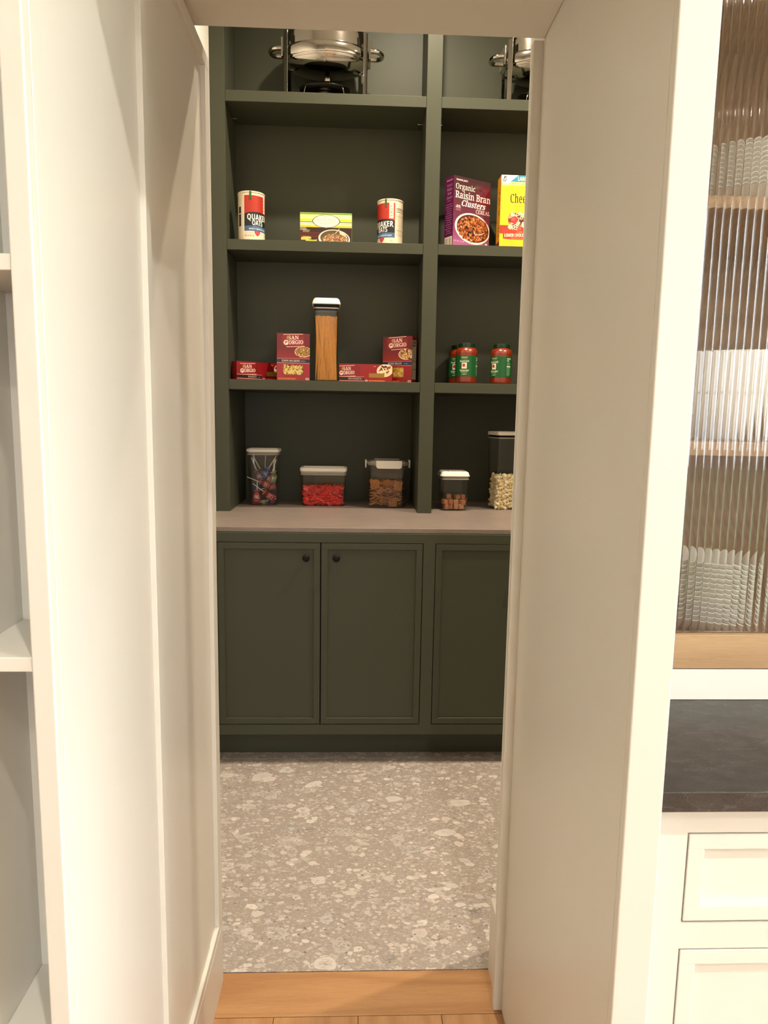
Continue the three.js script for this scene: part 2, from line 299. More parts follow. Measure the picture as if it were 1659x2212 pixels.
{ // dish cabinet with oak inside, standing on the counter
  const t = thing('dish_cabinet', 'white dish cabinet with oak shelves behind fluted glass at the right', 'cabinet', [0.392, 0.854, -1.145]), L = 0.91, D = -0.42;
  part(t, 'base_rail', box(0, L, 0.0003, 0.0545, D, 0, 0.001), M.white);
  part(t, 'bottom_rail', box(0, L, 0.056, 0.1158, -0.02, 0, 0.001), M.oak);
  part(t, 'bottom_shelf', box(0, L, 0.056, 0.086, D, -0.0202, 0), M.oak);
  part(t, 'back_panel', box(0, L, 0.0545, 1.75, D - 0.014, D, 0), M.oak);
  part(t, 'side_panel', box(0, 0.014, 0.086, 1.75, D, -0.0202, 0), M.oak);
  part(t, 'side_panel', box(L - 0.014, L, 0.086, 1.75, D, -0.0202, 0), M.oak);
  for (const [y0, y1] of [[0.418, 0.4415], [0.8145, 0.8335], [1.21, 1.23]]) part(t, 'shelf', box(0.0145, L - 0.0145, y0, y1, D, -0.03, 0.001), M.oak);
  part(t, 'top_rail', box(0, L, 1.75, CEIL - 0.856, D, 0, 0.001), M.white);
  const pane = reededPane(0.448, 1.628, 0.0127, 0.0022, 0.004);
  for (const x of [0.005, 0.457]) part(t, 'glass_door', at(pane, x, 0.119, -0.0095), M.reeded);
}

// ---------------------------------------------------------------- lamps
DOWNLIGHTS.forEach(([x, z, cd, col, cone, soft, label]) => {
  const t = thing('downlight', label, 'ceiling light', [x, CEIL, z]);
  part(t, 'trim_ring', lathe([[0.052, -0.001], [0.054, -0.006], [0.07, -0.007], [0.076, -0.003], [0.076, 0]]), M.lid);
  part(t, 'diffuser', lathe([[0, -0.0035], [0.05, -0.0035], [0.052, -0.001]]), M.glow);
  const s = new THREE.SpotLight(col, cd, 0, cone, soft, 2); s.position.set(0, -0.012, 0); s.target.position.set(0, -2, 0); s.castShadow = true; s.shadow.radius = 1.6; s.name = 'lamp';
  t.add(s, s.target); s.target.name = 'aim';
});

// ================================================================ pantry joinery
{ // green base cabinet, inset slim-frame doors
  const t = thing('base_cabinet', 'olive green base cabinet with slim framed doors and black knobs in the pantry', 'cabinet', [PX0 + 0.001, 0, -2.57]), X = -PX0 - 0.001, E = PX1 - 0.002 + X;
  const stiles = [[0, -0.507 + X], [0.2515 + X, 0.2955 + X], [1.055 + X, 1.099 + X], [1.855 + X, E]];
  part(t, 'face_frame', [...stiles.map(([a, b]) => box(a, b, 0.119, 0.895, -0.02, 0, 0)), ...[[0, 1], [1, 2], [2, 3]].flatMap(([i, j]) => [box(stiles[i][1], stiles[j][0], 0.8615, 0.895, -0.02, 0, 0), box(stiles[i][1], stiles[j][0], 0.119, 0.1585, -0.02, 0, 0)])], M.green);
  part(t, 'carcass', box(0, E, 0.119, 0.895, -0.86, -0.0235, 0), M.black);
  part(t, 'toe_kick', box(0, E, 0, 0.119, -0.86, -0.095, 0), M.green);
  const knob = lathe([[0, 0.026], [0.009, 0.0255], [0.0127, 0.0225], [0.0133, 0.018], [0.0118, 0.014], [0.007, 0.011], [0.0055, 0.006], [0.008, 0.0015], [0.0085, 0]], 32);
  for (const [x0, xm, x1] of [[-0.507, -0.1275, 0.2515], [0.2955, 0.675, 1.055], [1.099, 1.477, 1.855]])
    for (const [a, b, k] of [[x0, xm, 0.052], [xm, x1, -0.058]]) {
      const kx = k > 0 ? xm - k : xm - k; // knobs meet at the middle
      const d = shakerFront(t, 'door', a + 0.0026 + X, b - (b === xm ? 0.0014 : 0.0026) + X, 0.1611, 0.8592, 0, 0.019, 0.0235, 0.0065, M.green);
      part(d, 'knob', at(knob, kx + X, 0.8055, -0.0002, Math.PI / 2), M.black);
    }
}
single('countertop', box(0, PX1 - PX0 - 0.004, -0.018, 0, -0.88, 0, 0.0015), M.quartz, 'pale taupe pantry counter above the olive green doors', 'countertop', [PX0 + 0.002, 0.914, -2.585]);
const SHELVES = [1.4645, 2.0195, 2.5795], ZF = -3.0;
{ // green shelving up to the ceiling, standing on the counter
  const t = thing('shelving_unit', 'olive green built-in shelving standing on the pantry counter', 'shelving', [PX0 + 0.0015, 0.9142, ZF]), X = -PX0 - 0.0015, Y = -0.9142, E = PX1 - PX0 - 0.004;
  const ups = [[0, -0.5305 + X], [0.2625 + X, 0.3225 + X], [1.055 + X, 1.115 + X], [1.85 + X, E]];
  for (const [a, b] of ups) part(t, 'upright', box(a, b, 0, CEIL - 0.9145, -0.435, 0, 0.001), M.green);
  part(t, 'back_panel', box(0, E, 0, CEIL - 0.9145, -0.46, -0.4355, 0), M.green);
  for (let i = 0; i < 3; i++) part(t, 'back_panel', box(ups[i][1] + 0.0004, ups[i + 1][0] - 0.0004, 1.4235 + Y, CEIL - 0.9145, -0.4345, -0.236, 0), M.green);
  const pin = rod([0, 0, 0], [0.02, 0, 0], 0.0028);
  for (let i = 0; i < 3; i++) for (const y of SHELVES) {
    const a = ups[i][1] + 0.0008, b = ups[i + 1][0] - 0.0008, s = part(t, 'shelf', box(a, b, y - 0.041 + Y, y + Y, -0.2355, -0.001, 0.001), M.green);
    if (y > 2.3) for (const x of [a, b - 0.02]) part(s, 'shelf_pin', at(pin, x, y - 0.045 + Y, -0.16), M.steel);
  }
}

// ================================================================ groceries: printed faces
const paper = (map, rough = 0.42) => new THREE.MeshStandardMaterial({ map, roughness: rough });
const plain = (hex, rough = 0.45) => new THREE.MeshStandardMaterial({ color: hex, roughness: rough });
const text = (g, s, x, y, font, fill, { align = 'center', sx = 1, rot = 0, skew = 0, stroke, lw = 1 } = {}) => { g.save(); g.translate(x, y); g.rotate(rot); g.transform(sx, 0, skew, 1, 0, 0); g.font = font; g.textAlign = align; g.textBaseline = 'middle'; if (stroke) { g.strokeStyle = stroke; g.lineWidth = lw; g.lineJoin = 'round'; g.strokeText(s, 0, 0); } g.fillStyle = fill; g.fillText(s, 0, 0); g.restore(); };
const small = (g, x, y, w, n, gap, color, h = 2, seed = 3, mid = false) => { const R = rng(seed); g.fillStyle = color; for (let i = 0; i < n; i++) { const l = w * (0.6 + R() * 0.4); let p = mid ? (w - l) / 2 : 0; const e = p + l; while (p < e) { const k = Math.min(h * (1.2 + R() * 2.6), e - p); g.fillRect(x + p, y + i * gap, k, h); p += k + h * 0.7; } } };
const rectf = (g, c, x, y, w, h) => { g.fillStyle = c; g.fillRect(x, y, w, h); };
function heart(g, x, y, s, c) { g.fillStyle = c; g.beginPath(); g.moveTo(x, y + s * 0.95); g.bezierCurveTo(x - s * 1.5, y - s * 0.1, x - s * 0.85, y - s * 1.15, x, y - s * 0.42); g.bezierCurveTo(x + s * 0.85, y - s * 1.15, x + s * 1.5, y - s * 0.1, x, y + s * 0.95); g.fill(); }
function blobs(g, x, y, rx, ry, n, r, colors, seed, dark) { // a heap of small food pieces printed inside an ellipse
  const R = rng(seed);
  for (let i = 0; i < n; i++) {
    const a = R() * 6.283, q = Math.sqrt(R()), px = x + Math.cos(a) * q * rx, py = y + Math.sin(a) * q * ry, s = r * (0.55 + R() * 0.8);
    g.save(); g.translate(px, py); g.rotate(R() * 6.3);
    if (dark) { g.fillStyle = dark; g.beginPath(); g.ellipse(s * 0.2, s * 0.3, s * 1.15, s * 0.8, 0, 0, 7); g.fill(); }
    g.fillStyle = colors[Math.floor(R() * colors.length)]; g.beginPath(); g.ellipse(0, 0, s, s * (0.5 + R() * 0.35), 0, 0, 7); g.fill(); g.restore();
  }
}
function cartonGeo(w, h, d) {
  const g = new RoundedBoxGeometry(w, h, d, 1, 0.0008), p = g.attributes.position, n = g.attributes.normal, uv = g.attributes.uv;
  for (const { start, count, materialIndex: k } of g.groups) for (let i = start; i < start + count; i++) {
    const j = g.index ? g.index.getX(i) : i, x = p.getX(j) / w, y = p.getY(j) / h, z = p.getZ(j) / d;
    uv.setXY(j, ...[[0.5 - z, y + 0.5], [z + 0.5, y + 0.5], [x + 0.5, 0.5 - z], [x + 0.5, z + 0.5], [x + 0.5, y + 0.5], [0.5 - x, y + 0.5]][k]);
  }
  g.translate(0, h / 2, 0); return g;
}
// [right side, left side, top, bottom, front, back]; the corner `pin` (-1 left, +1 right, 0 centre) of the front face stands at pos
function carton(name, label, category, w, h, d, pos, turn, pin, mats, tape, group) {
  const t = thing(name, label, category, [0, 0, 0], turn, group), c = Math.cos(turn), s = Math.sin(turn), px = pin * w / 2, pz = d / 2;
  t.position.set(pos[0] - (px * c + pz * s), pos[1], pos[2] - (-px * s + pz * c));
  part(t, 'carton', cartonGeo(w, h, d), mats);
  part(t, 'top_flap', box(-w / 2 + 0.001, w / 2 - 0.001, h, h + 0.0006, -d * 0.5 + 0.001, d * 0.12, 0), tape);
  return t;
}
// ---- tall purple cereal box
{
  const front = print(512, 760, (g, W, H) => {
    const b = g.createLinearGradient(0, 0, 0, H); b.addColorStop(0, '#3a161c'); b.addColorStop(0.35, '#5b2130'); b.addColorStop(0.62, '#6c2a48'); b.addColorStop(1, '#b0689a'); g.fillStyle = b; g.fillRect(0, 0, W, H);
    rectf(g, 'rgba(110,10,26,0.75)', W * 0.62, H * 0.1, W * 0.38, H * 0.24);
    blobs(g, W * 0.73, H * 0.15, 90, 60, 30, 12, ['#4d1a33', '#39102a', '#5d2436'], 5); blobs(g, W * 0.6, H * 0.1, 34, 22, 12, 9, ['#5a4a35', '#4a3a2c'], 6);
    g.save(); g.scale(1, 0.935);
    text(g, 'TRADER JOE’S', W * 0.21, H * 0.055, 'bold 25px sans-serif', '#f4e6dc', { rot: 0 });
    text(g, 'Organic', 22, H * 0.15, '84px serif', '#f7efe4', { align: 'left', sx: 0.86 });
    text(g, 'Raisin Bran', 20, H * 0.275, '106px serif', '#f7efe4', { align: 'left', sx: 0.84, stroke: '#f7efe4', lw: 2 });
    text(g, 'Clusters', W * 0.53, H * 0.39, 'italic bold 96px serif', '#fdf6ee', { sx: 0.85, skew: -0.1 });
    text(g, 'CEREAL', W * 0.8, H * 0.48, '60px serif', '#f4e6dc', { sx: 0.88 });
    small(g, W * 0.055, H * 0.43, 78, 2, 16, '#ecd5d0', 10, 19, true); small(g, W * 0.05, H * 0.465, 84, 4, 11, '#cfa9b4', 3, 9, true);
    g.fillStyle = '#f6d9cd'; g.beginPath(); g.ellipse(W * 0.53, H * 0.755, W * 0.485, H * 0.232, 0.12, 0, 7); g.fill();
    g.fillStyle = '#fff3e2'; g.beginPath(); g.ellipse(W * 0.53, H * 0.76, W * 0.475, H * 0.226, 0.12, 0, 7); g.fill();
    g.fillStyle = '#4a1b10'; g.beginPath(); g.ellipse(W * 0.54, H * 0.752, W * 0.44, H * 0.205, 0.12, 0, 7); g.fill();
    blobs(g, W * 0.54, H * 0.752, W * 0.41, H * 0.185, 420, 15, ['#c4692c', '#d98a48', '#a94f1f', '#e3a465', '#8a3d18', '#c97a3a'], 11, '#5c230f');
    blobs(g, W * 0.54, H * 0.75, W * 0.38, H * 0.17, 26, 17, ['#2a0f10', '#3a1514'], 12);
    g.strokeStyle = '#d8cabd'; g.lineWidth = 9; g.beginPath(); g.ellipse(W * 0.75, H * 0.75, 100, 48, -0.45, 0.2, 3.3); g.stroke();
    blobs(g, W * 0.77, H * 0.71, 78, 42, 70, 17, ['#c4692c', '#d98a48', '#a94f1f', '#b8763a'], 13, '#5c230f');
    text(g, 'NET WT. 20 OZ', W * 0.17, H * 0.975, 'bold 22px sans-serif', '#d9a9bd');
    g.fillStyle = '#efe6d8'; g.beginPath(); g.arc(W * 0.92, H * 0.965, 17, 0, 7); g.fill(); g.fillStyle = '#5d5a4a'; g.beginPath(); g.arc(W * 0.92, H * 0.97, 11, 0, 3.2); g.fill(); g.restore();
  });
  const side = print(160, 700, (g, W, H) => {
    rectf(g, '#5b1446', 0, 0, W, H); text(g, 'TRADER JOE’S', W / 2, 34, 'bold 17px sans-serif', '#d69cae');
    text(g, 'Organic', W / 2, 80, '32px serif', '#b97d92', { sx: 0.8 }); text(g, 'Raisin', W / 2, 122, '38px serif', '#c08a9c', { sx: 0.8 }); text(g, 'Bran', W / 2, 162, '38px serif', '#c08a9c', { sx: 0.8 }); text(g, 'Clusters', W / 2, 203, 'italic 34px serif', '#c08a9c', { sx: 0.8 }); text(g, 'CEREAL', W / 2, 234, '18px serif', '#b97d92');
    small(g, 16, 268, 128, 14, 22, '#a4678a', 7, 21, true);
    rectf(g, '#e9dcc6', 14, 592, 132, 96); const R = rng(8); for (let x = 26; x < 132; x += 5) if (R() < 0.75) rectf(g, '#5b5140', x, 602, 1 + R() * 3, 76);
  });
  const p = plain('#55153f');
  carton('cereal_box', 'tall purple cereal box with a bowl of brown clusters pictured on it', 'cereal box', 0.19, 0.279, 0.062, [0.3852, 2.0198, -3.032], 0.50, -1, [p, paper(side), p, p, paper(front), p], p);
}
// ---- tall yellow cereal box, cut off by the door jamb
{
  const front = print(512, 760, (g, W, H) => {
    const b = g.createLinearGradient(0, 0, 0, H); b.addColorStop(0, '#ffe01a'); b.addColorStop(1, '#ffd014'); g.fillStyle = b; g.fillRect(0, 0, W, H);
    rectf(g, '#2b86ad', 0, 0, W, H * 0.09); rectf(g, '#ffec8a', 0, H * 0.09, W, H * 0.05);
    g.fillStyle = '#fbfaf0'; g.beginPath(); g.moveTo(0, 0); g.lineTo(W * 0.36, 0); g.lineTo(W * 0.115, H * 0.128); g.lineTo(0, H * 0.095); g.fill();
    text(g, 'G', W * 0.07, H * 0.05, 'italic bold 60px serif', '#1d1a1c', { sx: 0.85 }); g.strokeStyle = '#1d1a1c'; g.lineWidth = 6; g.beginPath(); g.arc(W * 0.062, H * 0.068, 16, 0.5, 3.4); g.stroke(); g.beginPath(); g.arc(W * 0.075, H * 0.03, 8, 0, 7); g.stroke();
    text(g, 'General', W * 0.115, H * 0.04, '15px sans-serif', '#6a5b55', { align: 'left' }); text(g, 'Mills', W * 0.115, H * 0.057, '15px sans-serif', '#6a5b55', { align: 'left' });
    text(g, 'LARGE', W * 0.345, H * 0.048, 'bold 54px sans-serif', '#fff6a8', { align: 'left', sx: 0.72 }); text(g, 'SIZE', W * 0.64, H * 0.048, 'bold 54px sans-serif', '#fff6a8', { align: 'left', sx: 0.88 });
    for (const x of [0.22, 0.44, 0.68]) { g.strokeStyle = '#7c6a10'; g.lineWidth = 5; g.beginPath(); g.moveTo(W * x, H * 0.115); g.lineTo(W * x + 8, H * 0.124); g.lineTo(W * x + 20, H * 0.1); g.stroke(); small(g, W * x + 28, H * 0.104, 62, 2, 9, '#d9962a', 4, 31); }
    text(g, 'Cheerios', W * 0.195, H * 0.315, 'bold 128px serif', '#35100f', { align: 'left', sx: 0.56 });
    text(g, '100%', W * 0.285, H * 0.418, '40px sans-serif', '#a9741a', { align: 'left' }); small(g, W * 0.215, H * 0.41, 30, 3, 9, '#c9962a', 3, 4); small(g, W * 0.47, H * 0.405, 190, 3, 11, '#d9962a', 5, 5);
    g.fillStyle = '#a3321b'; rectf(g, '#a3321b', 0, H * 0.68, W, H * 0.115);
    heart(g, W * 0.47, H * 0.655, 172, '#8e2a16'); g.save(); g.beginPath(); g.rect(W * 0.13, H * 0.47, W * 0.68, H * 0.43); g.clip(); heart(g, W * 0.47, H * 0.655, 150, '#5d1710'); g.restore();
    const R = rng(17); for (let i = 0; i < 95; i++) { const x = W * (0.19 + R() * 0.56), y = H * (0.5 + R() * 0.27); if (((x - W * 0.47) / 170) ** 2 + ((y - H * 0.63) / 125) ** 2 > 0.92) continue; g.lineWidth = 8; g.strokeStyle = ['#f3d2ae', '#e9b98b', '#fbe6cd', '#d99b6b'][i % 4]; g.beginPath(); g.ellipse(x, y, 13, 11 + R() * 3, R() * 3, 0, 7); g.stroke(); }
    for (const [x, y, s] of [[0.3, 0.605, 40], [0.45, 0.735, 34], [0.62, 0.6, 34]]) { g.fillStyle = '#c4302a'; g.beginPath(); g.ellipse(W * x, H * y, s, s * 0.95, 0, 0, 7); g.fill(); g.fillStyle = '#e2574b'; g.beginPath(); g.ellipse(W * x - 9, H * y - 10, s * 0.5, s * 0.45, 0, 0, 7); g.fill(); }
    g.fillStyle = '#e8331c'; g.beginPath(); g.moveTo(W * 0.06, H * 0.725); g.quadraticCurveTo(W * 0.5, H * 0.775, W * 0.96, H * 0.7); g.lineTo(W * 0.94, H * 0.845); g.quadraticCurveTo(W * 0.5, H * 0.895, W * 0.075, H * 0.865); g.fill();
    text(g, 'CAN HELP', W * 0.5, H * 0.768, '30px sans-serif', '#f5a55a', { rot: -0.04 }); text(g, 'LOWER CHOLESTEROL', W * 0.1, H * 0.818, 'bold 46px sans-serif', '#fff3d6', { align: 'left', sx: 0.67, rot: -0.03 }); small(g, W * 0.25, H * 0.848, 230, 2, 10, '#f08a4a', 5, 7);
    small(g, W * 0.07, H * 0.9, 200, 5, 14, '#d6a21a', 6, 15); small(g, W * 0.03, H * 0.62, 46, 3, 10, '#e0b012', 4, 2);
  });
  const side = print(160, 700, (g, W, H) => { rectf(g, '#c98a14', 0, 0, W, H); rectf(g, '#6e1a10', 0, H * 0.9, W, H * 0.1); const R = rng(3); for (let y = 120; y < 620; y += 26) rectf(g, R() < 0.5 ? '#3a2412' : '#a86f12', W * (0.35 + R() * 0.15), y, 50, 13); });
  const p = plain('#e6b314');
  carton('cereal_box', 'tall yellow cereal box with a heart of oat rings, half hidden by the door jamb', 'cereal box', 0.196, 0.289, 0.068, [0.5808, 2.0198, -3.045], 0.02, -1, [p, paper(side), p, p, paper(front), p], p);
}
// ---- green striped oatmeal packet box
{
  const front = print(768, 430, (g, W, H) => {
    rectf(g, '#e9e7a0', 0, 0, W, H); const bands = [['#9fc05a', 0.0, 0.02], ['#5d8a3a', 0.02, 0.05], ['#b9c85a', 0.05, 0.075], ['#eee8b8', 0.085, 0.12], ['#d9d98a', 0.12, 0.17], ['#f2f0d8', 0.17, 0.19], ['#c9d13a', 0.19, 0.27], ['#4a6a2a', 0.285, 0.31], ['#f4f2e2', 0.31, 0.34], ['#7d8a5a', 0.34, 0.347], ['#ddd9a8', 0.35, 0.41], ['#c8c23a', 0.41, 0.47]];
    for (const [c, a, b] of bands) rectf(g, c, 0, a * H, W, (b - a) * H + 1);
    rectf(g, '#33190f', 0, 0.47 * H, W, H * 0.53); const R = rng(4); for (let i = 0; i < 16; i++) rectf(g, `rgba(${90 + R() * 40},${30 + R() * 15},${20},0.25)`, 0, H * (0.6 + R() * 0.3), W * 0.45, 8 + R() * 14);
    rectf(g, '#8d7f6a', 0, 0.47 * H, W * 0.12, H * 0.1); small(g, 42, 0.535 * H, 118, 4, 11, '#cdbfa9', 5, 8);
    rectf(g, '#b51d18', 26, 0.74 * H, 46, 24); g.fillStyle = '#c5c85a'; g.beginPath(); g.moveTo(16, H * 0.8); g.quadraticCurveTo(90, H * 0.74, 165, H * 0.78); g.lineTo(165, H * 0.84); g.lineTo(120, H * 0.84); g.quadraticCurveTo(200, H * 0.9, 250, H * 0.85); g.lineTo(250, H * 0.92); g.lineTo(205, H); g.lineTo(112, H); g.lineTo(80, H * 0.88); g.lineTo(16, H * 0.88); g.fill();
    g.fillStyle = '#f3efdc'; g.beginPath(); g.ellipse(W * 0.66, H * 0.83, W * 0.305, H * 0.3, 0.06, 0, 7); g.fill(); g.fillStyle = '#5d4c2a'; g.beginPath(); g.ellipse(W * 0.665, H * 0.81, W * 0.275, H * 0.255, 0.06, 0, 7); g.fill();
    g.fillStyle = '#d6cfae'; g.beginPath(); g.ellipse(W * 0.72, H * 0.79, W * 0.2, H * 0.25, 0.3, -1.6, 0.9); g.fill();
    blobs(g, W * 0.665, H * 0.85, W * 0.23, H * 0.18, 300, 13, ['#b98a63', '#cfa47c', '#97663f', '#dcb892', '#a8754d'], 19, '#6a4126');
    g.strokeStyle = '#d6d0c0'; g.lineWidth = 9; g.beginPath(); g.moveTo(W * 0.76, H * 0.5); g.lineTo(W * 0.68, H * 0.66); g.stroke();
    const oval = (k) => { g.beginPath(); g.moveTo(W * 0.5, H * (0.27 + 0.245 * k)); for (let a = 0.5; a <= 6.8; a += 0.1) { const t = a + Math.PI / 2 - 0.5, c = Math.cos(t), s = Math.sin(t); g.lineTo(W * 0.505 + c * W * 0.26 * k * (1 - 0.06 * Math.abs(Math.sin(2 * t))), H * 0.27 + s * H * 0.2 * k); } g.closePath(); g.fill(); };
    g.fillStyle = '#33301a'; oval(1.05); g.fillStyle = '#fbf8df'; oval(0.99);
    text(g, 'TRADER JOE’S', W * 0.505, H * 0.125, 'bold 15px sans-serif', '#5a4a35'); text(g, 'Apples & Cinnamon', W * 0.505, H * 0.21, 'italic 37px serif', '#7a5a45', { sx: 0.86, skew: -0.15 });
    text(g, 'Naturally Flavored With Other Natural Flavor', W * 0.505, H * 0.285, '19px serif', '#c05a45', { sx: 0.98 }); text(g, 'Instant Oatmeal', W * 0.505, H * 0.34, '25px serif', '#b5664d'); small(g, W * 0.43, H * 0.385, 116, 3, 13, '#a58a6a', 3, 5, true);
  });
  const p = plain('#b9b85a');
  carton('oatmeal_box', 'small green striped oatmeal box with an oval label between the two canisters', 'food box', 0.212, 0.1226, 0.06, [-0.135, 2.0198, -3.05], 0.0, 0, [p, p, p, p, paper(front), p], p);
}
// ---- red pasta boxes
const logo = (g, x, y, s, rot = -0.05) => { // two-line brand block in a red flag between pale rules
  g.save(); g.translate(x, y); g.rotate(rot);
  text(g, 'SAN', s * 0.02, -s * 0.21, `bold ${Math.round(s * 0.36)}px serif`, '#f0dccb', { sx: 0.95 }); text(g, 'GIORGIO', 0, s * 0.1, `bold ${Math.round(s * 0.36)}px serif`, '#f0dccb', { sx: 0.82 }); text(g, 'G', -s * 0.52, s * 0.1, `bold ${Math.round(s * 0.46)}px serif`, '#f0dccb', { sx: 0.82 });
  g.fillStyle = '#8a6a34'; g.beginPath(); g.ellipse(-s * 0.36, -s * 0.21, s * 0.1, s * 0.15, 0, 0, 7); g.fill(); g.fillStyle = '#b08a4a'; g.beginPath(); g.ellipse(-s * 0.36, -s * 0.24, s * 0.05, s * 0.07, 0, 0, 7); g.fill();
  rectf(g, '#dfa497', -s * 0.66, -s * 0.46, s * 1.36, s * 0.05); rectf(g, '#dfa497', -s * 0.5, s * 0.36, s * 1.26, s * 0.05); g.restore();
};
const pastaTall = (kind, colors, seed, piece, win, net) => print(430, 600, (g, W, H) => {
  const b = g.createLinearGradient(0, 0, 0, H * 0.55); b.addColorStop(0, '#67070c'); b.addColorStop(0.5, '#60060b'); b.addColorStop(1, '#8f0b12'); g.fillStyle = b; g.fillRect(0, 0, W, H); rectf(g, '#8f0a12', 0, H * 0.6, W, H * 0.4);
  rectf(g, '#820912', W * 0.15, H * 0.055, W * 0.68, H * 0.2); logo(g, W * 0.5, H * 0.155, 190);
  g.fillStyle = '#e9cdb4'; g.beginPath(); g.ellipse(W * 0.8, H * 0.385, W * 0.26, H * 0.115, 0, 0, 7); g.fill(); g.fillStyle = '#7d4a26'; g.beginPath(); g.ellipse(W * 0.8, H * 0.383, W * 0.235, H * 0.1, 0, 0, 7); g.fill(); blobs(g, W * 0.8, H * 0.38, W * 0.22, H * 0.092, 170, 12, colors, seed, '#5a2a18');
  rectf(g, '#d99a92', 0, H * 0.53, W, 5); rectf(g, '#d99a92', 0, H * 0.622, W, 5); rectf(g, '#12101f', 0, H * 0.537, W, H * 0.083); rectf(g, '#1c2350', kind ? W * 0.8 : 0, H * 0.537, W * (kind ? 0.2 : 0.08), H * 0.083);
  text(g, kind ? 'PENNE RIGATE' : 'ELBOW MACARONI', W * 0.42, H * 0.58, 'bold 34px serif', '#d8c3b4', { sx: kind ? 0.78 : 0.7 }); small(g, W * 0.72, H * 0.572, 70, 2, 9, '#b59c90', 4, 6);
  g.save(); g.beginPath(); g.rect(W * win[0], H * win[1], W * win[2], H * win[3]); g.clip(); rectf(g, '#4d3010', 0, 0, W, H); const R = rng(seed + 1);
  for (let i = 0; i < 120; i++) { const x = W * (win[0] + R() * win[2]), y = H * (win[1] + R() * win[3]); g.strokeStyle = piece[i % piece.length]; g.lineWidth = kind ? 15 : 8; g.beginPath(); if (kind) { const a = R() * 3; g.moveTo(x - 30 * Math.cos(a), y - 20 * Math.sin(a)); g.lineTo(x + 30 * Math.cos(a), y + 20 * Math.sin(a)); } else { const a = R() * 6.3; g.arc(x, y, 12, a, a + 3.4); } g.stroke(); } g.restore();
  small(g, W * 0.03, H * 0.95, W * 0.72, 2, 10, '#e08a3a', 6, 14); rectf(g, '#cdb8aa', W * 0.87, H * 0.94, 46, 26); rectf(g, '#5a2a24', W * 0.89, H * 0.955, 34, 8);
});
const longBox = (thin) => print(900, 264, (g, W, H) => {
  rectf(g, '#8f0911', 0, 0, W, H); rectf(g, '#77050b', 0, 0, W, 12); rectf(g, '#80080f', W * 0.02, H * 0.12, W * 0.38, H * 0.6); logo(g, W * (thin ? 0.145 : 0.205), H * 0.42, 190);
  rectf(g, '#dfa497', 0, H * 0.7, W * 0.47, 6); rectf(g, '#dfa497', 0, H * 0.915, W * 0.47, 6); rectf(g, '#14100f', 0, H * 0.73, W * 0.47, H * 0.175); text(g, thin ? 'THIN SPAGHETTI' : 'SPAGHETTI', W * 0.29, H * 0.82, 'bold 34px serif', '#cdb5a6', { sx: 0.72 }); small(g, W * 0.4, H * 0.8, 52, 2, 9, '#b59c90', 4, 6);
  g.fillStyle = '#ecd3b8'; g.beginPath(); g.ellipse(W * 0.86, H * 0.34, W * 0.155, H * 0.36, -0.15, 0, 7); g.fill(); g.save(); g.beginPath(); g.ellipse(W * 0.86, H * 0.34, W * 0.145, H * 0.33, -0.15, 0, 7); g.clip(); const R = rng(thin ? 61 : 62);
  for (let i = 0; i < 110; i++) { const x = W * (0.72 + R() * 0.28), y = H * R() * 0.7; g.strokeStyle = ['#e8cf97', '#d8b676', '#f0dfb2'][i % 3]; g.lineWidth = 6; g.beginPath(); g.arc(x, y, 14 + R() * 20, R() * 6, R() * 6 + 2); g.stroke(); }
  blobs(g, W * 0.86, H * 0.32, W * 0.12, H * 0.24, 16, 17, ['#6b1f1d', '#8d3a2a', '#4a1a1c'], thin ? 3 : 9); g.restore();
  rectf(g, '#7d5a1c', W * 0.56, H * 0.5, W * 0.29, H * 0.24); for (let i = 0; i < 22; i++) rectf(g, i % 2 ? '#a67b2c' : '#8a6420', W * 0.563, H * (0.505 + i * 0.0105), W * 0.284, 2.4);
  rectf(g, '#cdb8aa', W * 0.49, H * 0.87, 44, 28); rectf(g, '#5a2a24', W * 0.5, H * 0.91, 30, 7); small(g, W * 0.56, H * 0.88, W * 0.4, 2, 12, '#e08a3a', 7, thin ? 14 : 15); small(g, W * 0.65, H * 0.1, 40, 2, 9, '#dba', 4, 2);
});
const redEnd = print(128, 200, (g, W, H) => { rectf(g, '#860810', 0, 0, W, H); rectf(g, '#86060d', 0, 0, W, 12); rectf(g, '#c98d84', W * 0.34, H * 0.4, 5, H * 0.28); });
const facts = print(160, 560, (g, W, H) => { rectf(g, '#6f070d', 0, 0, W, H); rectf(g, '#a79c85', 8, 46, W - 24, H - 90); rectf(g, '#5d5546', 14, 56, W - 40, 34); rectf(g, '#2a2018', 14, 106, W - 60, 16); for (const y of [98, 290, 300, 392]) rectf(g, '#332a20', 12, y, W - 32, 5); small(g, 14, 130, W - 40, 26, 14, '#6f6654', 5, 33); });
const cheapRed = plain('#74060c', 0.4);
carton('pasta_box', 'red spaghetti box lying turned at the left end of the pasta shelf', 'pasta box', 0.25, 0.0755, 0.046, [-0.5005, 1.4648, -3.024], 0.64, -1, [cheapRed, paper(redEnd), cheapRed, cheapRed, paper(longBox(false)), cheapRed], cheapRed);
carton('pasta_box', 'upright red elbow macaroni box left of the tall spaghetti container', 'pasta box', 0.137, 0.192, 0.05, [-0.335, 1.4648, -3.026], 0.14, -1, [cheapRed, cheapRed, cheapRed, cheapRed, paper(pastaTall(0, ['#b08a3a', '#c9a552', '#9a7430'], 41, ['#d6b65a', '#b8953f', '#e6cc7a'], [0.19, 0.665, 0.6, 0.21])), cheapRed], cheapRed);
carton('pasta_box', 'red thin spaghetti box lying flat right of the tall spaghetti container', 'pasta box', 0.226, 0.0755, 0.036, [0.1489, 1.4648, -3.072], 0.0, 1, [cheapRed, cheapRed, cheapRed, cheapRed, paper(longBox(true)), cheapRed], cheapRed);
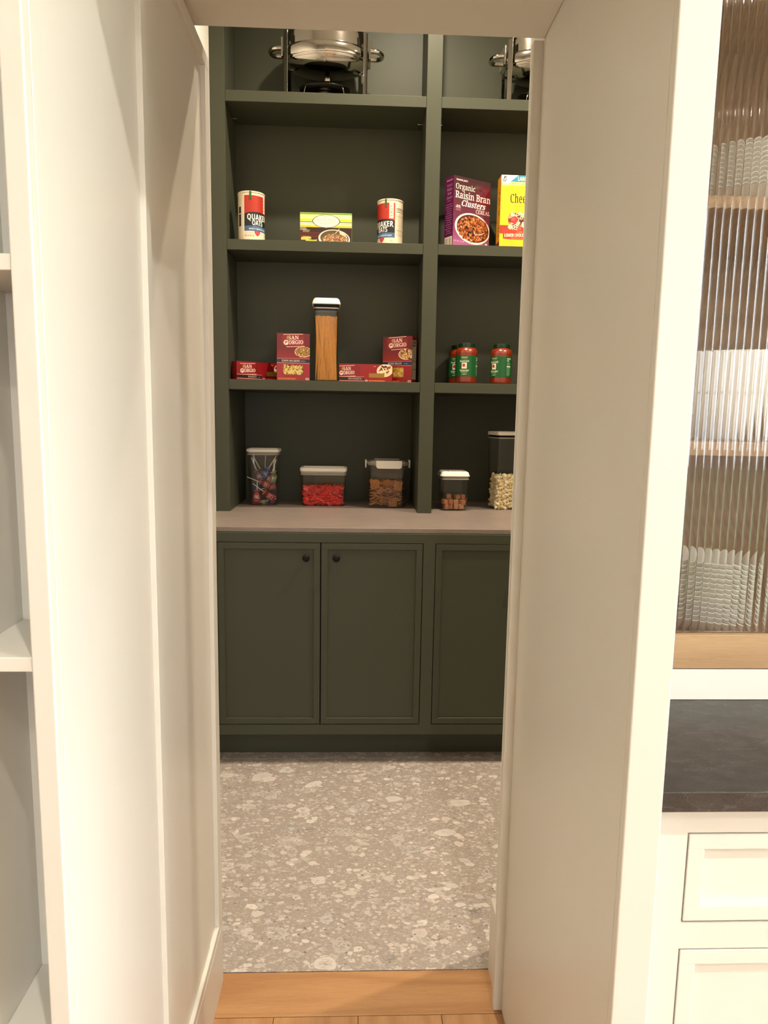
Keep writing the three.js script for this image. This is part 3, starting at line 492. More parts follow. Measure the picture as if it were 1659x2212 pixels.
carton('pasta_box', 'upright red penne box turned aside behind the lying thin spaghetti box', 'pasta box', 0.137, 0.196, 0.05, [0.2318, 1.4648, -3.072], -0.46, 1, [paper(facts), cheapRed, cheapRed, cheapRed, paper(pastaTall(1, ['#d8b070', '#c99a58', '#8a3426', '#e8cf97'], 43, ['#b98e3a', '#96702a', '#d1aa55'], [0.36, 0.665, 0.36, 0.21])), cheapRed], cheapRed);

// ---- oats canisters
{
  const wrap = print(1440, 760, (g, W, H) => {
    rectf(g, '#eddcc0', 0, 0, W, H); g.scale(1, 0.955); const x0 = W / 3, x1 = W * 2 / 3, D = W / 360;
    g.fillStyle = '#b02c1b'; g.fillRect(x0, H * 0.06, x1 - x0, H * 0.5);
    
    g.fillStyle = '#12151c'; g.beginPath(); g.moveTo(x0, H * 0.47); g.quadraticCurveTo(W / 2, H * 0.38, x1, H * 0.47); g.lineTo(x1, H * 0.78); g.lineTo(x0, H * 0.78); g.fill();
    rectf(g, '#3f6088', x0, H * 0.735, x1 - x0, H * 0.125); g.fillStyle = '#12151c'; g.beginPath(); g.moveTo(x0, H * 0.7); g.lineTo(x1, H * 0.7); g.lineTo(x1, H * 0.748); g.quadraticCurveTo(W / 2, H * 0.73, x0, H * 0.748); g.fill();
    text(g, 'QUAKER', W / 2 + 2 * D, H * 0.545, 'bold 136px sans-serif', '#fbf4ea', { sx: 0.74 }); text(g, '.', W / 2 + 52 * D, H * 0.58, 'bold 80px sans-serif', '#fbf4ea'); text(g, 'OATS', W / 2, H * 0.672, 'bold 122px sans-serif', '#fbf4ea', { sx: 0.7 });
    text(g, 'QUICK 1-MINUTE OATS', W / 2 + 3 * D, H * 0.81, 'bold 36px sans-serif', '#e6ebf2', { sx: 0.86 }); small(g, W / 2 - 25 * D, H * 0.765, 220, 1, 10, '#7f9cba', 7, 3, true);
    heart(g, W / 2 - 2 * D, H * 0.9, 58, '#b01c24'); small(g, W / 2 - 12 * D, H * 0.865, 80, 4, 14, '#e0707a', 6, 5, true);
    rectf(g, '#eddcc0', x1 - 26.6 * D, H * 0.06, 19.6 * D, H * 0.36); for (const y of [0.14, 0.21, 0.28, 0.35]) blobs(g, x1 - 17 * D, H * y, 22, 14, 9, 8, ['#b4a184', '#8d7f69', '#c98a78'], Math.round(y * 100));
    const nx = x1 + 6 * D; for (const [y, h] of [[0.17, 10], [0.25, 12], [0.36, 4], [0.56, 4], [0.68, 9], [0.78, 5]]) rectf(g, '#4a3a2c', nx, H * y, 62 * D, h); rectf(g, '#b39c82', nx, H * 0.19, 60 * D, 30); small(g, nx, H * 0.29, 60 * D, 34, 12, '#b39f88', 6, 51);
    small(g, x0 + 6 * D, H * 0.885, 40 * D, 2, 12, '#c4ad90', 6, 13); for (let i = 0; i < 4; i++) { rectf(g, '#d9c4a8', x0 + (2 + i * 11) * D, H * 0.93, 9 * D, 26); rectf(g, '#3b2f26', x0 + (3 + i * 11) * D, H * 0.965, 7 * D, 8); }
    rectf(g, '#191512', x0 - 34 * D, H * 0.3, 15 * D, H * 0.15); rectf(g, '#191512', x0 - 34 * D, H * 0.47, 15 * D, H * 0.27); small(g, W / 2 + 40 * D, H * 0.92, 50, 2, 14, '#8a7258', 8, 23);
  });
  const oats = (label, pos, deg, tabDeg) => {
    const t = thing('oats_canister', label, 'canister', pos, (deg - 180) * Math.PI / 180, 'oats canisters'), r = 0.0535, h = 0.19;
    part(t, 'paper_tube', lathe([[r, 0.004], [r, h - 0.006]], 64), paper(wrap, 0.5));
    part(t, 'base', lathe([[0, 0.002], [r - 0.003, 0.002], [r - 0.002, 0], [r + 0.0006, 0.001], [r + 0.0006, 0.004], [r - 0.0006, 0.0042]], 64), M.card);
    part(t, 'lid', lathe([[r - 0.0006, h - 0.0062], [r + 0.0012, h - 0.006], [r + 0.0016, h - 0.001], [r + 0.0006, h], [r - 0.003, h - 0.001], [r - 0.004, h - 0.003], [0, h - 0.003]], 64), M.card);
    const a = (tabDeg - deg + 180) * Math.PI / 180, s = new THREE.CylinderGeometry(r + 0.0019, r + 0.0019, 0.031, 6, 1, true, a - 0.07, 0.14); s.translate(0, h - 0.0165, 0);
    const s2 = new THREE.CylinderGeometry(r + 0.0012, r + 0.0012, 0.031, 6, 1, true, a - 0.07, 0.14); s2.translate(0, h - 0.0165, 0);
    part(t, 'pull_tab', [s, s2], M.tab); return t;
  };
  M.card = std('#e6d9c3', 0.55); M.tab = std('#1f5c2c', 0.5);
  oats('round oats canister at the left end of the upper shelf, front panel facing out', [-0.4405, 2.0197, -3.068], 36, 4);
  oats('round oats canister right of the green striped box, turned to show its facts panel', [0.1305, 2.0197, -3.118], -40, -22);
}
// ---- jars of red sauce
{
  const wrap = print(1440, 340, (g, W, H) => {
    rectf(g, '#14552a', 0, 0, W, H); const c = W / 2, cream = '#d9d6b0';
    text(g, 'TRADER JOE’S', c, 32, 'bold 22px sans-serif', '#e6e2c0'); rectf(g, cream, c - 62, 54, 124, 3);
    text(g, 'Roasted Garlic', c, 92, 'italic bold 44px serif', '#efe9c6', { sx: 0.62, skew: -0.1 }); rectf(g, '#efe3d2', c - 54, 118, 108, 96); g.fillStyle = '#a8301d'; g.beginPath(); g.ellipse(c - 10, 160, 32, 28, 0, 0, 7); g.fill(); g.fillStyle = '#c95a35'; g.beginPath(); g.ellipse(c - 18, 152, 15, 12, 0, 0, 7); g.fill(); g.fillStyle = '#e8c9a8'; g.beginPath(); g.ellipse(c + 28, 182, 18, 14, 0.4, 0, 7); g.fill();
    text(g, 'Marinara Sauce', c, 242, 'italic bold 40px serif', '#efe9c6', { sx: 0.62, skew: -0.1 }); small(g, c - 74, 264, 150, 2, 9, cream, 4, 5, true); small(g, c - 80, 298, 165, 1, 9, '#b9c08a', 13, 7, true);
    g.strokeStyle = '#3f7a45'; g.lineWidth = 3; for (const s of [-1, 1]) { g.beginPath(); g.ellipse(c, 180, 118, 120, 0, s > 0 ? -0.7 : 2.5, s > 0 ? 0.7 : 3.8); g.stroke(); }
    const f = c + 290; text(g, 'Nutrition', f, 40, 'bold 34px sans-serif', '#eef0da', { align: 'left', sx: 0.7 }); text(g, 'Facts', f, 72, 'bold 34px sans-serif', '#eef0da', { align: 'left', sx: 0.7 }); small(g, f, 100, 110, 16, 14, '#a9b894', 5, 8); rectf(g, '#e6ead2', f, 160, 100, 16); small(g, c - 420, 60, 110, 16, 14, '#a9b894', 5, 10);
  });
  const sauce = phys('#7d2506', 0.3, { clearcoat: 1, clearcoatRoughness: 0.03 }), lab = paper(wrap, 0.3), lidSide = std('#10301c', 0.2), lidTop = std('#10301c', 0.35);
  const jar = (label, pos, deg) => {
    const t = thing('sauce_jar', label, 'jar', pos, (deg - 180) * Math.PI / 180, 'jars of red sauce'), r = 0.0465, h = 0.17;
    part(t, 'glass_jar', lathe([[0, 0.003], [0.036, 0.002], [0.041, 0], [0.0445, 0.003], [r - 0.0006, 0.012], [r - 0.0009, 0.03], [r - 0.0009, 0.118], [r, 0.126], [r, 0.133], [0.044, 0.141], [0.039, 0.147], [0.0345, 0.151], [0.033, 0.154], [0.033, 0.158], [0, 0.158]], 56), sauce);
    part(t, 'label', lathe([[r + 0.0001, 0.0305], [r + 0.0001, 0.1175]], 64), lab);
    part(t, 'lid', lathe([[0.0352, 0.1537], [0.0352, h - 0.0015]], 56), lidSide); part(t.children[2], 'lid_top', lathe([[0.0352, h - 0.0015], [0.0345, h - 0.0005], [0.033, h], [0.031, h - 0.001], [0, h - 0.001]], 56), lidTop);
    return t;
  };
  jar('glass jar of red sauce facing front, left of the pair on the right shelf', [0.4648, 1.4647, -3.078], -19);
  jar('glass jar of red sauce standing half hidden behind another sauce jar', [0.4475, 1.4647, -3.172], -32);
  jar('glass jar of red sauce standing alone near the door jamb, label turned away', [0.6173, 1.4647, -3.09], -52);
}

// ================================================================ clear containers on the counter and what they hold
const TOP = 0.9142;
const pose = (o, p, q, s = 1) => { o.position.set(...p); o.quaternion.copy(q); o.scale.setScalar(s); return o; };
const spin = (R) => new THREE.Quaternion().setFromEuler(new THREE.Euler(R() * 6.283, R() * 6.283, R() * 6.283));
const euler = (x, y, z) => new THREE.Quaternion().setFromEuler(new THREE.Euler(x, y, z));
// clear tapered box: outside skin, inside skin, thick floor
function clearBody(w0, d0, w1, d1, h, r) {
  return stack([[0.0015, w0 - 0.008, d0 - 0.008, r * 0.8], [0, w0 - 0.012, d0 - 0.012, r * 0.75], [0, w0 - 0.012, d0 - 0.012, r * 0.75], [0.004, w0, d0, r], [h, w1, d1, r * 1.05]], true, false);
}
const frame = (y0, y1, w, d, r, wall, ease = 0.002) => { // hollow rounded band with eased edges
  const L = [[y0, w - 2 * wall, d - 2 * wall, Math.max(0.001, r - wall)], [y0, w - 2 * ease, d - 2 * ease, r - ease], [y0 + ease, w, d, r], [y1 - ease, w, d, r], [y1, w - 2 * ease, d - 2 * ease, r - ease], [y1, w - 2 * wall, d - 2 * wall, Math.max(0.001, r - wall)], [y0, w - 2 * wall, d - 2 * wall, Math.max(0.001, r - wall)]];
  return stack(L, false, false);
};
function canister(name, label, w0, d0, w1, d1, h, r, pos, turn, style) {
  const t = thing(name, label, 'container', pos, turn), lw = w1 + style.over, ld = d1 + style.over;
  part(t, 'clear_body', clearBody(w0, d0, w1, d1, h, r), M.plastic);
  part(t, 'rim', frame(h - 0.0045, h + 0.0015, w1 + 0.003, d1 + 0.003, r * 1.05 + 0.0015, 0.004, 0.001), M.seal);
  return { t, lw, ld };
}
{ // lollipop jar
  const { t, lw, ld } = canister('storage_container', 'tapered clear container of lollipops at the left end of the counter', 0.123, 0.098, 0.139, 0.11, 0.232, 0.016, [-0.4175, TOP, -3.237], 0, { over: 0.009 });
  part(t, 'seal', frame(0.2338, 0.24, lw - 0.012, ld - 0.012, 0.016, 0.006), M.seal);
  part(t, 'lid', [frame(0.2395, 0.2545, lw, ld, 0.02, 0.011, 0.004), at(stack([[0, lw - 0.02, ld - 0.02, 0.012], [0.004, lw - 0.02, ld - 0.02, 0.012]]), 0, 0.2445, 0)], M.lid);
}
{ // low wide tub
  const { t, lw, ld } = canister('storage_container', 'low wide clear container of red gummy candy with a white lid', 0.197, 0.104, 0.203, 0.11, 0.145, 0.014, [-0.1475, TOP, -3.243], 0, { over: 0.008 });
  part(t, 'seal', frame(0.1468, 0.156, lw - 0.006, ld - 0.006, 0.014, 0.006), M.seal);
  part(t, 'lid', [frame(0.1558, 0.1745, lw, ld, 0.017, 0.012, 0.0035), at(stack([[0, lw - 0.022, ld - 0.022, 0.01], [0.004, lw - 0.022, ld - 0.022, 0.01]]), 0, 0.164, 0)], M.lid);
}
{ // clip-top box
  const { t, lw, ld } = canister('storage_container', 'clear clip-top container of waffle pretzels with white latches', 0.166, 0.112, 0.176, 0.122, 0.196, 0.022, [0.1412, TOP, -3.212], 0, { over: 0.014 });
  part(t, 'lid', [frame(0.1975, 0.2075, lw, ld, 0.027, 0.02, 0.003), at(stack([[0, lw - 0.036, ld - 0.036, 0.02], [0.004, lw - 0.036, ld - 0.036, 0.02], [0.006, lw - 0.05, ld - 0.05, 0.016]]), 0, 0.2065, 0)], M.clearLid = phys('#efe9e0', 0.1, { transmission: 0.75, thickness: 0, ior: 1.45 }));
  const latch = (w) => { const s = new THREE.Shape(); s.moveTo(-w / 2, 0.013); s.lineTo(w / 2, 0.013); s.lineTo(w / 2, -0.007); s.quadraticCurveTo(w / 2, -0.02, w / 2 - 0.012, -0.02); s.lineTo(-w / 2 + 0.012, -0.02); s.quadraticCurveTo(-w / 2, -0.02, -w / 2, -0.007); const g = new THREE.ExtrudeGeometry(s, { depth: 0.0035, bevelEnabled: true, bevelSize: 0.001, bevelThickness: 0.001, bevelSegments: 2 }); return g; };
  part(t, 'latch', at(latch(0.112), 0.004, 0.1985, ld / 2 + 0.001), M.lid); part(t, 'latch', at(latch(0.112), 0, 0.1985, -ld / 2 - 0.001, 0, Math.PI), M.lid);
  part(t, 'latch', at(latch(0.06), lw / 2 + 0.0015, 0.1985, 0, 0, Math.PI / 2, 0.0), M.lid); part(t, 'latch', at(latch(0.06), -lw / 2 - 0.0015, 0.1985, 0, 0, -Math.PI / 2), M.lid);
}
{ // small cube jar
  const { t, lw, ld } = canister('storage_container', 'small square clear container of caramel cubes with a white lid', 0.112, 0.106, 0.121, 0.115, 0.142, 0.012, [0.4318, TOP, -3.137], 0.03, { over: 0.006 });
  part(t, 'seal', frame(0.1438, 0.152, lw - 0.009, ld - 0.009, 0.013, 0.006), M.seal);
  part(t, 'lid', [stack([[0.1512, lw, ld, 0.014], [0.154, lw + 0.003, ld + 0.003, 0.015], [0.168, lw - 0.007, ld - 0.007, 0.013], [0.171, lw - 0.012, ld - 0.012, 0.011]]), at(frame(0, 0.003, lw - 0.02, ld - 0.02, 0.008, 0.006, 0.001), 0, 0.1705, 0)], M.lid);
  part(t, 'button', at(box(-0.026, 0.026, 0, 0.0045, -0.011, 0.011, 0.002), 0, 0.1708, 0.012), M.greyLid);
}
{ // tall popcorn box
  const { t, lw, ld } = canister('storage_container', 'tall clear container of popcorn cut off by the door jamb', 0.168, 0.112, 0.176, 0.12, 0.322, 0.012, [0.7000, TOP, -3.205], 0.24, { over: 0.008 });
  part(t, 'seal', frame(0.3235, 0.3325, lw - 0.012, ld - 0.012, 0.012, 0.006), M.black);
  part(t, 'lid', [frame(0.3323, 0.3485, lw, ld, 0.015, 0.014, 0.003), at(stack([[0, lw - 0.026, ld - 0.026, 0.01], [0.004, lw - 0.026, ld - 0.026, 0.01]]), 0, 0.3375, 0)], M.lid);
}
{ // tall spaghetti box on the pasta shelf
  const y = 1.4648, { t, lw, ld } = canister('storage_container', 'tall slim clear container of spaghetti standing between the red pasta boxes', 0.097, 0.097, 0.103, 0.103, 0.3, 0.012, [-0.1333, y, -3.09], 0.05, { over: 0.012 });
  part(t, 'seal', frame(0.3018, 0.314, lw - 0.008, ld - 0.008, 0.012, 0.007), M.black);
  part(t, 'lid', stack([[0.3135, lw, ld, 0.014], [0.3165, lw + 0.003, ld + 0.003, 0.0155], [0.334, lw - 0.008, ld - 0.008, 0.014], [0.3395, lw - 0.02, ld - 0.02, 0.012]]), M.lid);
  // strands nobody could count, leaning in the box
  const R = rng(77), n = 620, m = new THREE.InstancedMesh(new THREE.CylinderGeometry(0.0009, 0.0009, 1, 5, 1), std('#c68826', 0.5), n), q = new THREE.Quaternion(), up = new THREE.Vector3(0, 1, 0), col = new THREE.Color();
  for (let i = 0; i < n; i++) {
    const edge = R() < 0.6, s = 0.0445, a = (R() - 0.5) * 2 * s, b = edge ? (R() < 0.75 ? s * (0.93 + R() * 0.06) : -s * (0.93 + R() * 0.06)) : (R() - 0.5) * 2 * s, flip = edge && R() < 0.35;
    let x = flip ? b : a, z = flip ? a : b, h = 0.252 + R() * 0.012, lean = (0.2 + R() * 0.8) * 0.028 * (R() < 0.8 ? 1 : -0.5);
    const x0 = Math.max(-s, Math.min(s, x + lean)), x1 = Math.max(-s, Math.min(s, x - lean)), z1 = Math.max(-s, Math.min(s, z + (R() - 0.5) * 0.006)), A = new THREE.Vector3(x0, 0.005, z), B = new THREE.Vector3(x1, 0.005 + h, z1), d = B.clone().sub(A), L = d.length();
    q.setFromUnitVectors(up, d.normalize()); m.setMatrixAt(i, new THREE.Matrix4().compose(A.add(B).multiplyScalar(0.5), q, new THREE.Vector3(1, L, 1)));
    const k = 0.75 + R() * 0.45; m.setColorAt(i, col.setRGB(k, k * (0.92 + R() * 0.08), k * 0.9));
  }
  m.name = 'spaghetti'; shade(m); m.position.set(-0.1333, y, -3.09); m.rotation.y = 0.05; m.userData.kind = 'stuff'; tag(m, 'upright bundle of dry golden spaghetti inside the tall slim container', 'spaghetti'); scene.add(m);
}

// ---- loose food: one piece of each kind is built, the rest are clones
function scatter(proto, list, labelOf) { list.forEach(([p, q, s, mat], i) => { const o = i ? proto.clone() : proto; if (i) { o.name = numbered(proto.userData.kindName); scene.add(o); } pose(o, p, q, s); if (mat) o.material = mat; if (labelOf) o.userData.label = labelOf(i); }); }
function seedThing(name, geo, mat, label, category, group) { const o = single(name, geo, mat, label, category, [0, 0, 0], 0, group); o.userData.kindName = name; return o; }
// pieces laid against the front and sides and over the top of a heap inside a box centred at (cx, cz)
function heap(R, cx, cz, y0, y1, w, d, step, frontOnly = 0.5) {
  const out = [];
  for (let y = y0; y < y1; y += step.y) for (let x = -w / 2; x <= w / 2 + 1e-6; x += step.x) for (let k = 0; k < 2; k++) out.push([cx + x + (R() - 0.5) * step.x * 0.7, y + (R() - 0.5) * step.y * 0.7, cz + d / 2 - k * step.z + (R() - 0.5) * step.z * 0.4]);
  for (let x = -w / 2; x <= w / 2; x += step.x) for (let z = d / 2 - 2 * step.z; z > -d / 2; z -= step.z) out.push([cx + x + (R() - 0.5) * step.x * 0.6, y1 - step.y * (0.4 + R() * 0.5), cz + z]);
  return out.map(([x, y, z]) => [Math.max(cx - w / 2, Math.min(cx + w / 2, x)), Math.max(y0, y), Math.min(cz + d / 2, z)]);
}
{ // red gummies: little fish-shaped lozenges
  const s = new THREE.Shape(); s.moveTo(-0.016, 0); s.quadraticCurveTo(-0.004, 0.0095, 0.008, 0.002); s.lineTo(0.0155, 0.0075); s.quadraticCurveTo(0.0125, 0, 0.0155, -0.0075); s.lineTo(0.008, -0.002); s.quadraticCurveTo(-0.004, -0.0095, -0.016, 0);
  const g = new THREE.ExtrudeGeometry(s, { depth: 0.003, bevelEnabled: true, bevelSize: 0.0014, bevelThickness: 0.0018, bevelSegments: 2, curveSegments: 4 }); g.translate(0, 0, -0.0015);
  const mats = ['#d3140c', '#bb0d0a', '#de2415'].map((c) => phys(c, 0.32, { clearcoat: 0.4, clearcoatRoughness: 0.25 })), R = rng(91);
  const o = seedThing('gummy_candy', g, mats[0], 'red gummy candy in the low wide container', 'candy', 'red gummies in the low wide container');
  scatter(o, heap(R, -0.1475, -3.243, TOP + 0.011, TOP + 0.088, 0.158, 0.07, { x: 0.0165, y: 0.0105, z: 0.013 }).map((p) => [p, euler(0.5 + (R() - 0.5) * 1.1, (R() - 0.5) * 0.8, (R() - 0.5) * 1.2), 0.9 + R() * 0.25, mats[Math.floor(R() * 3)]]));
}
{ // waffle pretzels: square lattice of rounded strands
  const bars = [], n = 5, p = 0.0068, L = (n - 1) * p / 2 + 0.0022;
  for (let i = 0; i < n; i++) { const u = (i - (n - 1) / 2) * p, g = new THREE.CapsuleGeometry(0.0018, 2 * L - 0.004, 2, 6); bars.push(at(g, u, 0, 0.0006), at(g, 0, u, -0.0006, 0, 0, Math.PI / 2)); }
  const mats = ['#b87434', '#a8652a', '#c58442', '#995a24'].map((c) => std(c, 0.5)), R = rng(92), o = seedThing('waffle_pretzel', bars, mats[0], 'brown waffle pretzel in the clip-top container', 'pretzel', 'waffle pretzels in the clip-top container');
  const flat = [[[0.0835, TOP + 0.104, -3.161], euler(0.1, 0.1, 0.1), 1.2, mats[2]], [[0.1885, TOP + 0.1, -3.161], euler(0.05, 0.15, -0.1), 1.2, mats[2]], [[0.165, TOP + 0.025, -3.1585], euler(0.05, -0.05, 0.02), 1.2, mats[0]], [[0.118, TOP + 0.032, -3.164], euler(0.5, 0.9, 0.5), 1, mats[0]], [[0.112, TOP + 0.075, -3.164], euler(0.4, 0.8, 0.8), 1, mats[2]], [[0.143, TOP + 0.112, -3.165], euler(0.6, -0.4, 0.7), 1, mats[0]]];
  const pile = heap(R, 0.1412, -3.212, TOP + 0.016, TOP + 0.118, 0.128, 0.074, { x: 0.019, y: 0.0125, z: 0.015 }).map((q) => [[q[0], q[1], q[2] - 0.006], euler(1.15 + R() * 0.6, (R() - 0.5) * 1.2, (R() - 0.5) * 1.3), 0.92 + R() * 0.14, mats[Math.floor(R() * 4)]]);
  const facing = ['upper left', 'upper right', 'bottom middle', 'lower left', 'middle left', 'upper middle'];
  scatter(o, [...flat, ...pile], (i) => i < 6 ? `whole waffle pretzel showing its grid at the ${facing[i]} of the clip-top container` : 'brown waffle pretzel in the tilted heap inside the clip-top container');
}
{ // caramel cubes
  const g = new RoundedBoxGeometry(0.0215, 0.0215, 0.0215, 2, 0.0026), mats = ['#a26b48', '#945d3b', '#ae7a58'].map((c) => phys(c, 0.4, { clearcoat: 0.7, clearcoatRoughness: 0.15 })), R = rng(93);
  const o = seedThing('caramel_cube', metric(g), mats[0], 'brown caramel cube in the small square container', 'candy', 'caramel cubes in the small square container'), list = [];
  for (const [row, y, xs] of [[0, 0.0165, [-0.032, -0.012, 0.012, 0.034]], [1, 0.0375, [-0.039, -0.016, 0.013, 0.037]], [2, 0.059, [0.016, 0.04, -0.02]]]) xs.forEach((x, i) => { for (const z of row === 2 ? [0.012] : [0.036, 0.01, -0.018]) list.push([[0.4318 + x + (R() - 0.5) * 0.004, TOP + y + (R() - 0.5) * 0.003, -3.137 + z], euler((R() - 0.5) * 0.35, (R() - 0.5) * 1.3, (R() - 0.5) * 0.35), 0.95 + R() * 0.1, mats[Math.floor(R() * 3)]]); });
  const place = ['bottom row, first from the left', 'bottom row, second from the left', 'bottom row, third from the left', 'bottom row, fourth from the left', 'second row, first from the left', 'second row, second from the left', 'second row, third from the left', 'second row, fourth from the left'];
  scatter(o, list, (i) => i < 24 ? (i % 3 === 0 ? `caramel cube at the front of the container, ${place[i / 3]}` : 'caramel cube behind the front ones in the small square container') : `loose caramel cube on top of the heap, ${['in the middle', 'at the right', 'at the left'][i - 24]}`);
}
{ // popcorn: burst lumps, three shapes
  const R = rng(94), lump = () => { const gs = []; for (let i = 0; i < 6; i++) { const g = new THREE.IcosahedronGeometry(0.0048 + R() * 0.0026, 1), p = g.attributes.position, k = R() * 9; for (let j = 0; j < p.count; j++) { const x = p.getX(j), y = p.getY(j), z = p.getZ(j), f = 1 + 0.28 * noise.noise(x * 300 + k, y * 300, z * 300); p.setXYZ(j, x * f, y * f, z * f); } g.computeVertexNormals(); gs.push(at(g, (R() - 0.5) * 0.014, (R() - 0.5) * 0.014, (R() - 0.5) * 0.014)); } return metric(merge(gs)); };
  const mats = ['#f3e6c2', '#f7eed6', '#ead7a6'].map((c) => std(c, 0.8)), label = 'cream popcorn piece in the tall container by the jamb', group = 'popcorn in the tall container', c = Math.cos(0.24), s = Math.sin(0.24);
  const spots = [];
  for (let y = TOP + 0.014; y < TOP + 0.178; y += 0.0135) { // hugging the front and left walls
    for (let x = -0.073; x < 0.075; x += 0.0145) for (const z of [0.042, 0.03]) spots.push([x + (R() - 0.5) * 0.008, y + (R() - 0.5) * 0.008, z - R() * 0.003]);
    for (let z = 0.02; z > -0.045; z -= 0.0145) spots.push([-0.071 + R() * 0.004, y + (R() - 0.5) * 0.008, z]);
  }
  for (let x = -0.06; x < 0.075; x += 0.016) for (let z = 0.02; z > -0.045; z -= 0.016) spots.push([x, TOP + 0.172 + (R() - 0.5) * 0.016, z]);
  const kinds = [0, 1, 2].map((i) => seedThing('popcorn_piece', lump(), mats[i], label, 'popcorn', group)), by = [[], [], []];
  spots.slice(0, 296).forEach(([x, y, z], i) => by[i % 3].push([[0.7 + x * c + z * s, y, -3.205 - x * s + z * c], spin(R), 0.92 + R() * 0.25]));
  by.forEach((l, i) => { const o = kinds[i]; l.forEach(([p, q, sc], j) => { const m = j ? o.clone() : o; if (j) { m.name = numbered('popcorn_piece'); scene.add(m); } pose(m, p, q, sc); }); });
}
{ // wrapped lollipops
  const wrapMat = (a, b, mark) => phys('#ffffff', 0.28, { clearcoat: 0.6, clearcoatRoughness: 0.2, map: print(256, 128, (g, W, H) => { rectf(g, a, 0, 0, W, H); rectf(g, b, 0, 12, W, 6); g.fillStyle = mark; for (const x0 of [16, 144]) { const R = rng(6 + x0); for (let i = 0; i < 5; i++) { g.save(); g.translate(x0 + 10 + i * 17, 66); g.rotate(R() - 0.5); g.fillRect(-4, -13, 5, 26); if (i % 2) g.fillRect(-4, -13, 14, 5); else g.fillRect(-4, 6, 14, 5); g.restore(); } g.fillRect(x0 + 22, 92, 60, 3); } }) });
  const look = { red: wrapMat('#8d0f1c', '#c9878a', '#d9b9b4'), blue: wrapMat('#1d3c80', '#7d9ac4', '#a9bfe0'), green: wrapMat('#6d7a5a', '#d9dcc0', '#f0efdc'), purple: wrapMat('#5b3a50', '#8a6a80', '#a98a9c') }, white = std('#ece4da', 0.5);
  // a flat bag of foil with a crimped skirt where the stick comes out; stick along +y
  const head = (() => { const L = [[-0.03, 0.034, 0.0015, 0.0007], [-0.027, 0.035, 0.003, 0.0014], [-0.02, 0.035, 0.019, 0.009], [-0.004, 0.035, 0.026, 0.012], [0.01, 0.032, 0.02, 0.009], [0.018, 0.018, 0.011, 0.005], [0.022, 0.013, 0.009, 0.004], [0.03, 0.026, 0.02, 0.006], [0.033, 0.03, 0.024, 0.007]]; const g = stack(L, true, false, 4), p = g.attributes.position, uv = g.attributes.uv; for (let i = 0; i < p.count; i++) { const x = p.getX(i), y = p.getY(i), z = p.getZ(i), f = 1 + 0.09 * noise.noise(x * 130, y * 130, z * 130); p.setXYZ(i, x * f, y, z * f); uv.setXY(i, (z >= 0 ? 0.25 : 0.75) + x / 0.08, 0.5 + y / 0.075); } g.computeVertexNormals(); return g; })();
  const stick = rod([0, 0.012, 0], [0, 0.098, 0], 0.0021, 0.0021, 8);
  const X = -0.4175, Z = -3.237, make = (kind, label, x, y, z, rx, ry, rz, s = 1) => {
    const t = thing('lollipop', label, 'lollipop', [X + x, TOP + y, Z + z], 0, 'lollipops in the tapered container'); t.quaternion.copy(euler(rx, ry, rz)); t.scale.setScalar(s);
    part(t, 'wrapped_head', head, look[kind]); part(t, 'stick', stick, white);
  };
  make('red', 'red wrapped lollipop lying flat at the lower left, stick straight up', -0.031, 0.037, 0.028, -0.05, 0.1, -0.05, 1.0);
  make('red', 'red wrapped lollipop at the lower right with its stick slanting up left', 0.026, 0.042, 0.026, 0.05, -0.1, 0.95, 0.95);
  make('blue', 'blue wrapped lollipop at the middle with its stick reaching up right', 0.008, 0.142, 0.018, -0.1, -0.2, -0.56, 0.95);
  make('purple', 'purple wrapped lollipop left of the middle, stick to the top left corner', -0.021, 0.128, 0.016, -0.05, 0.2, 0.38, 0.95);
  make('purple', 'second purple wrapped lollipop behind, stick to the top left corner', -0.006, 0.136, -0.014, 0, 0.3, 0.5, 0.95);
  make('red', 'red wrapped lollipop right of the blue one, stick to the top right corner', 0.028, 0.118, 0.012, -0.05, 0.1, -0.3, 0.95);
  make('green', 'green wrapped lollipop against the right wall with an upright stick', 0.043, 0.124, 0.026, 0, 0.9, -0.08, 0.85);
  make('green', 'pale green wrapped lollipop behind the right wall one, stick leaning right', 0.043, 0.126, -0.018, 0.05, 1.1, -0.1, 0.85);
  make('blue', 'dark blue wrapped lollipop at the back with an upright stick', -0.002, 0.13, -0.034, 0.05, 0.4, -0.06, 0.95);
  make('red', 'dark red wrapped lollipop in the middle of the heap, stick to the left', 0.008, 0.094, 0.022, 0.1, 0.2, 1.15, 0.9);
  make('red', 'dark red wrapped lollipop at the right of the heap, below the green one', 0.03, 0.08, 0.0, 0.3, 0.2, 1.75, 0.8);
  make('blue', 'pale blue wrapped lollipop against the left wall above the flat red one', -0.03, 0.08, 0.006, 0.2, 0.5, -1.3, 0.75);
  make('green', 'green wrapped lollipop on the bottom between the two red ones', 0.0, 0.015, 0.022, 1.2, 0.2, -1.4, 0.6);
  make('blue', 'blue wrapped lollipop in the lower right bottom corner', 0.031, 0.016, -0.004, 0.6, 0.4, 1.75, 0.7);
}

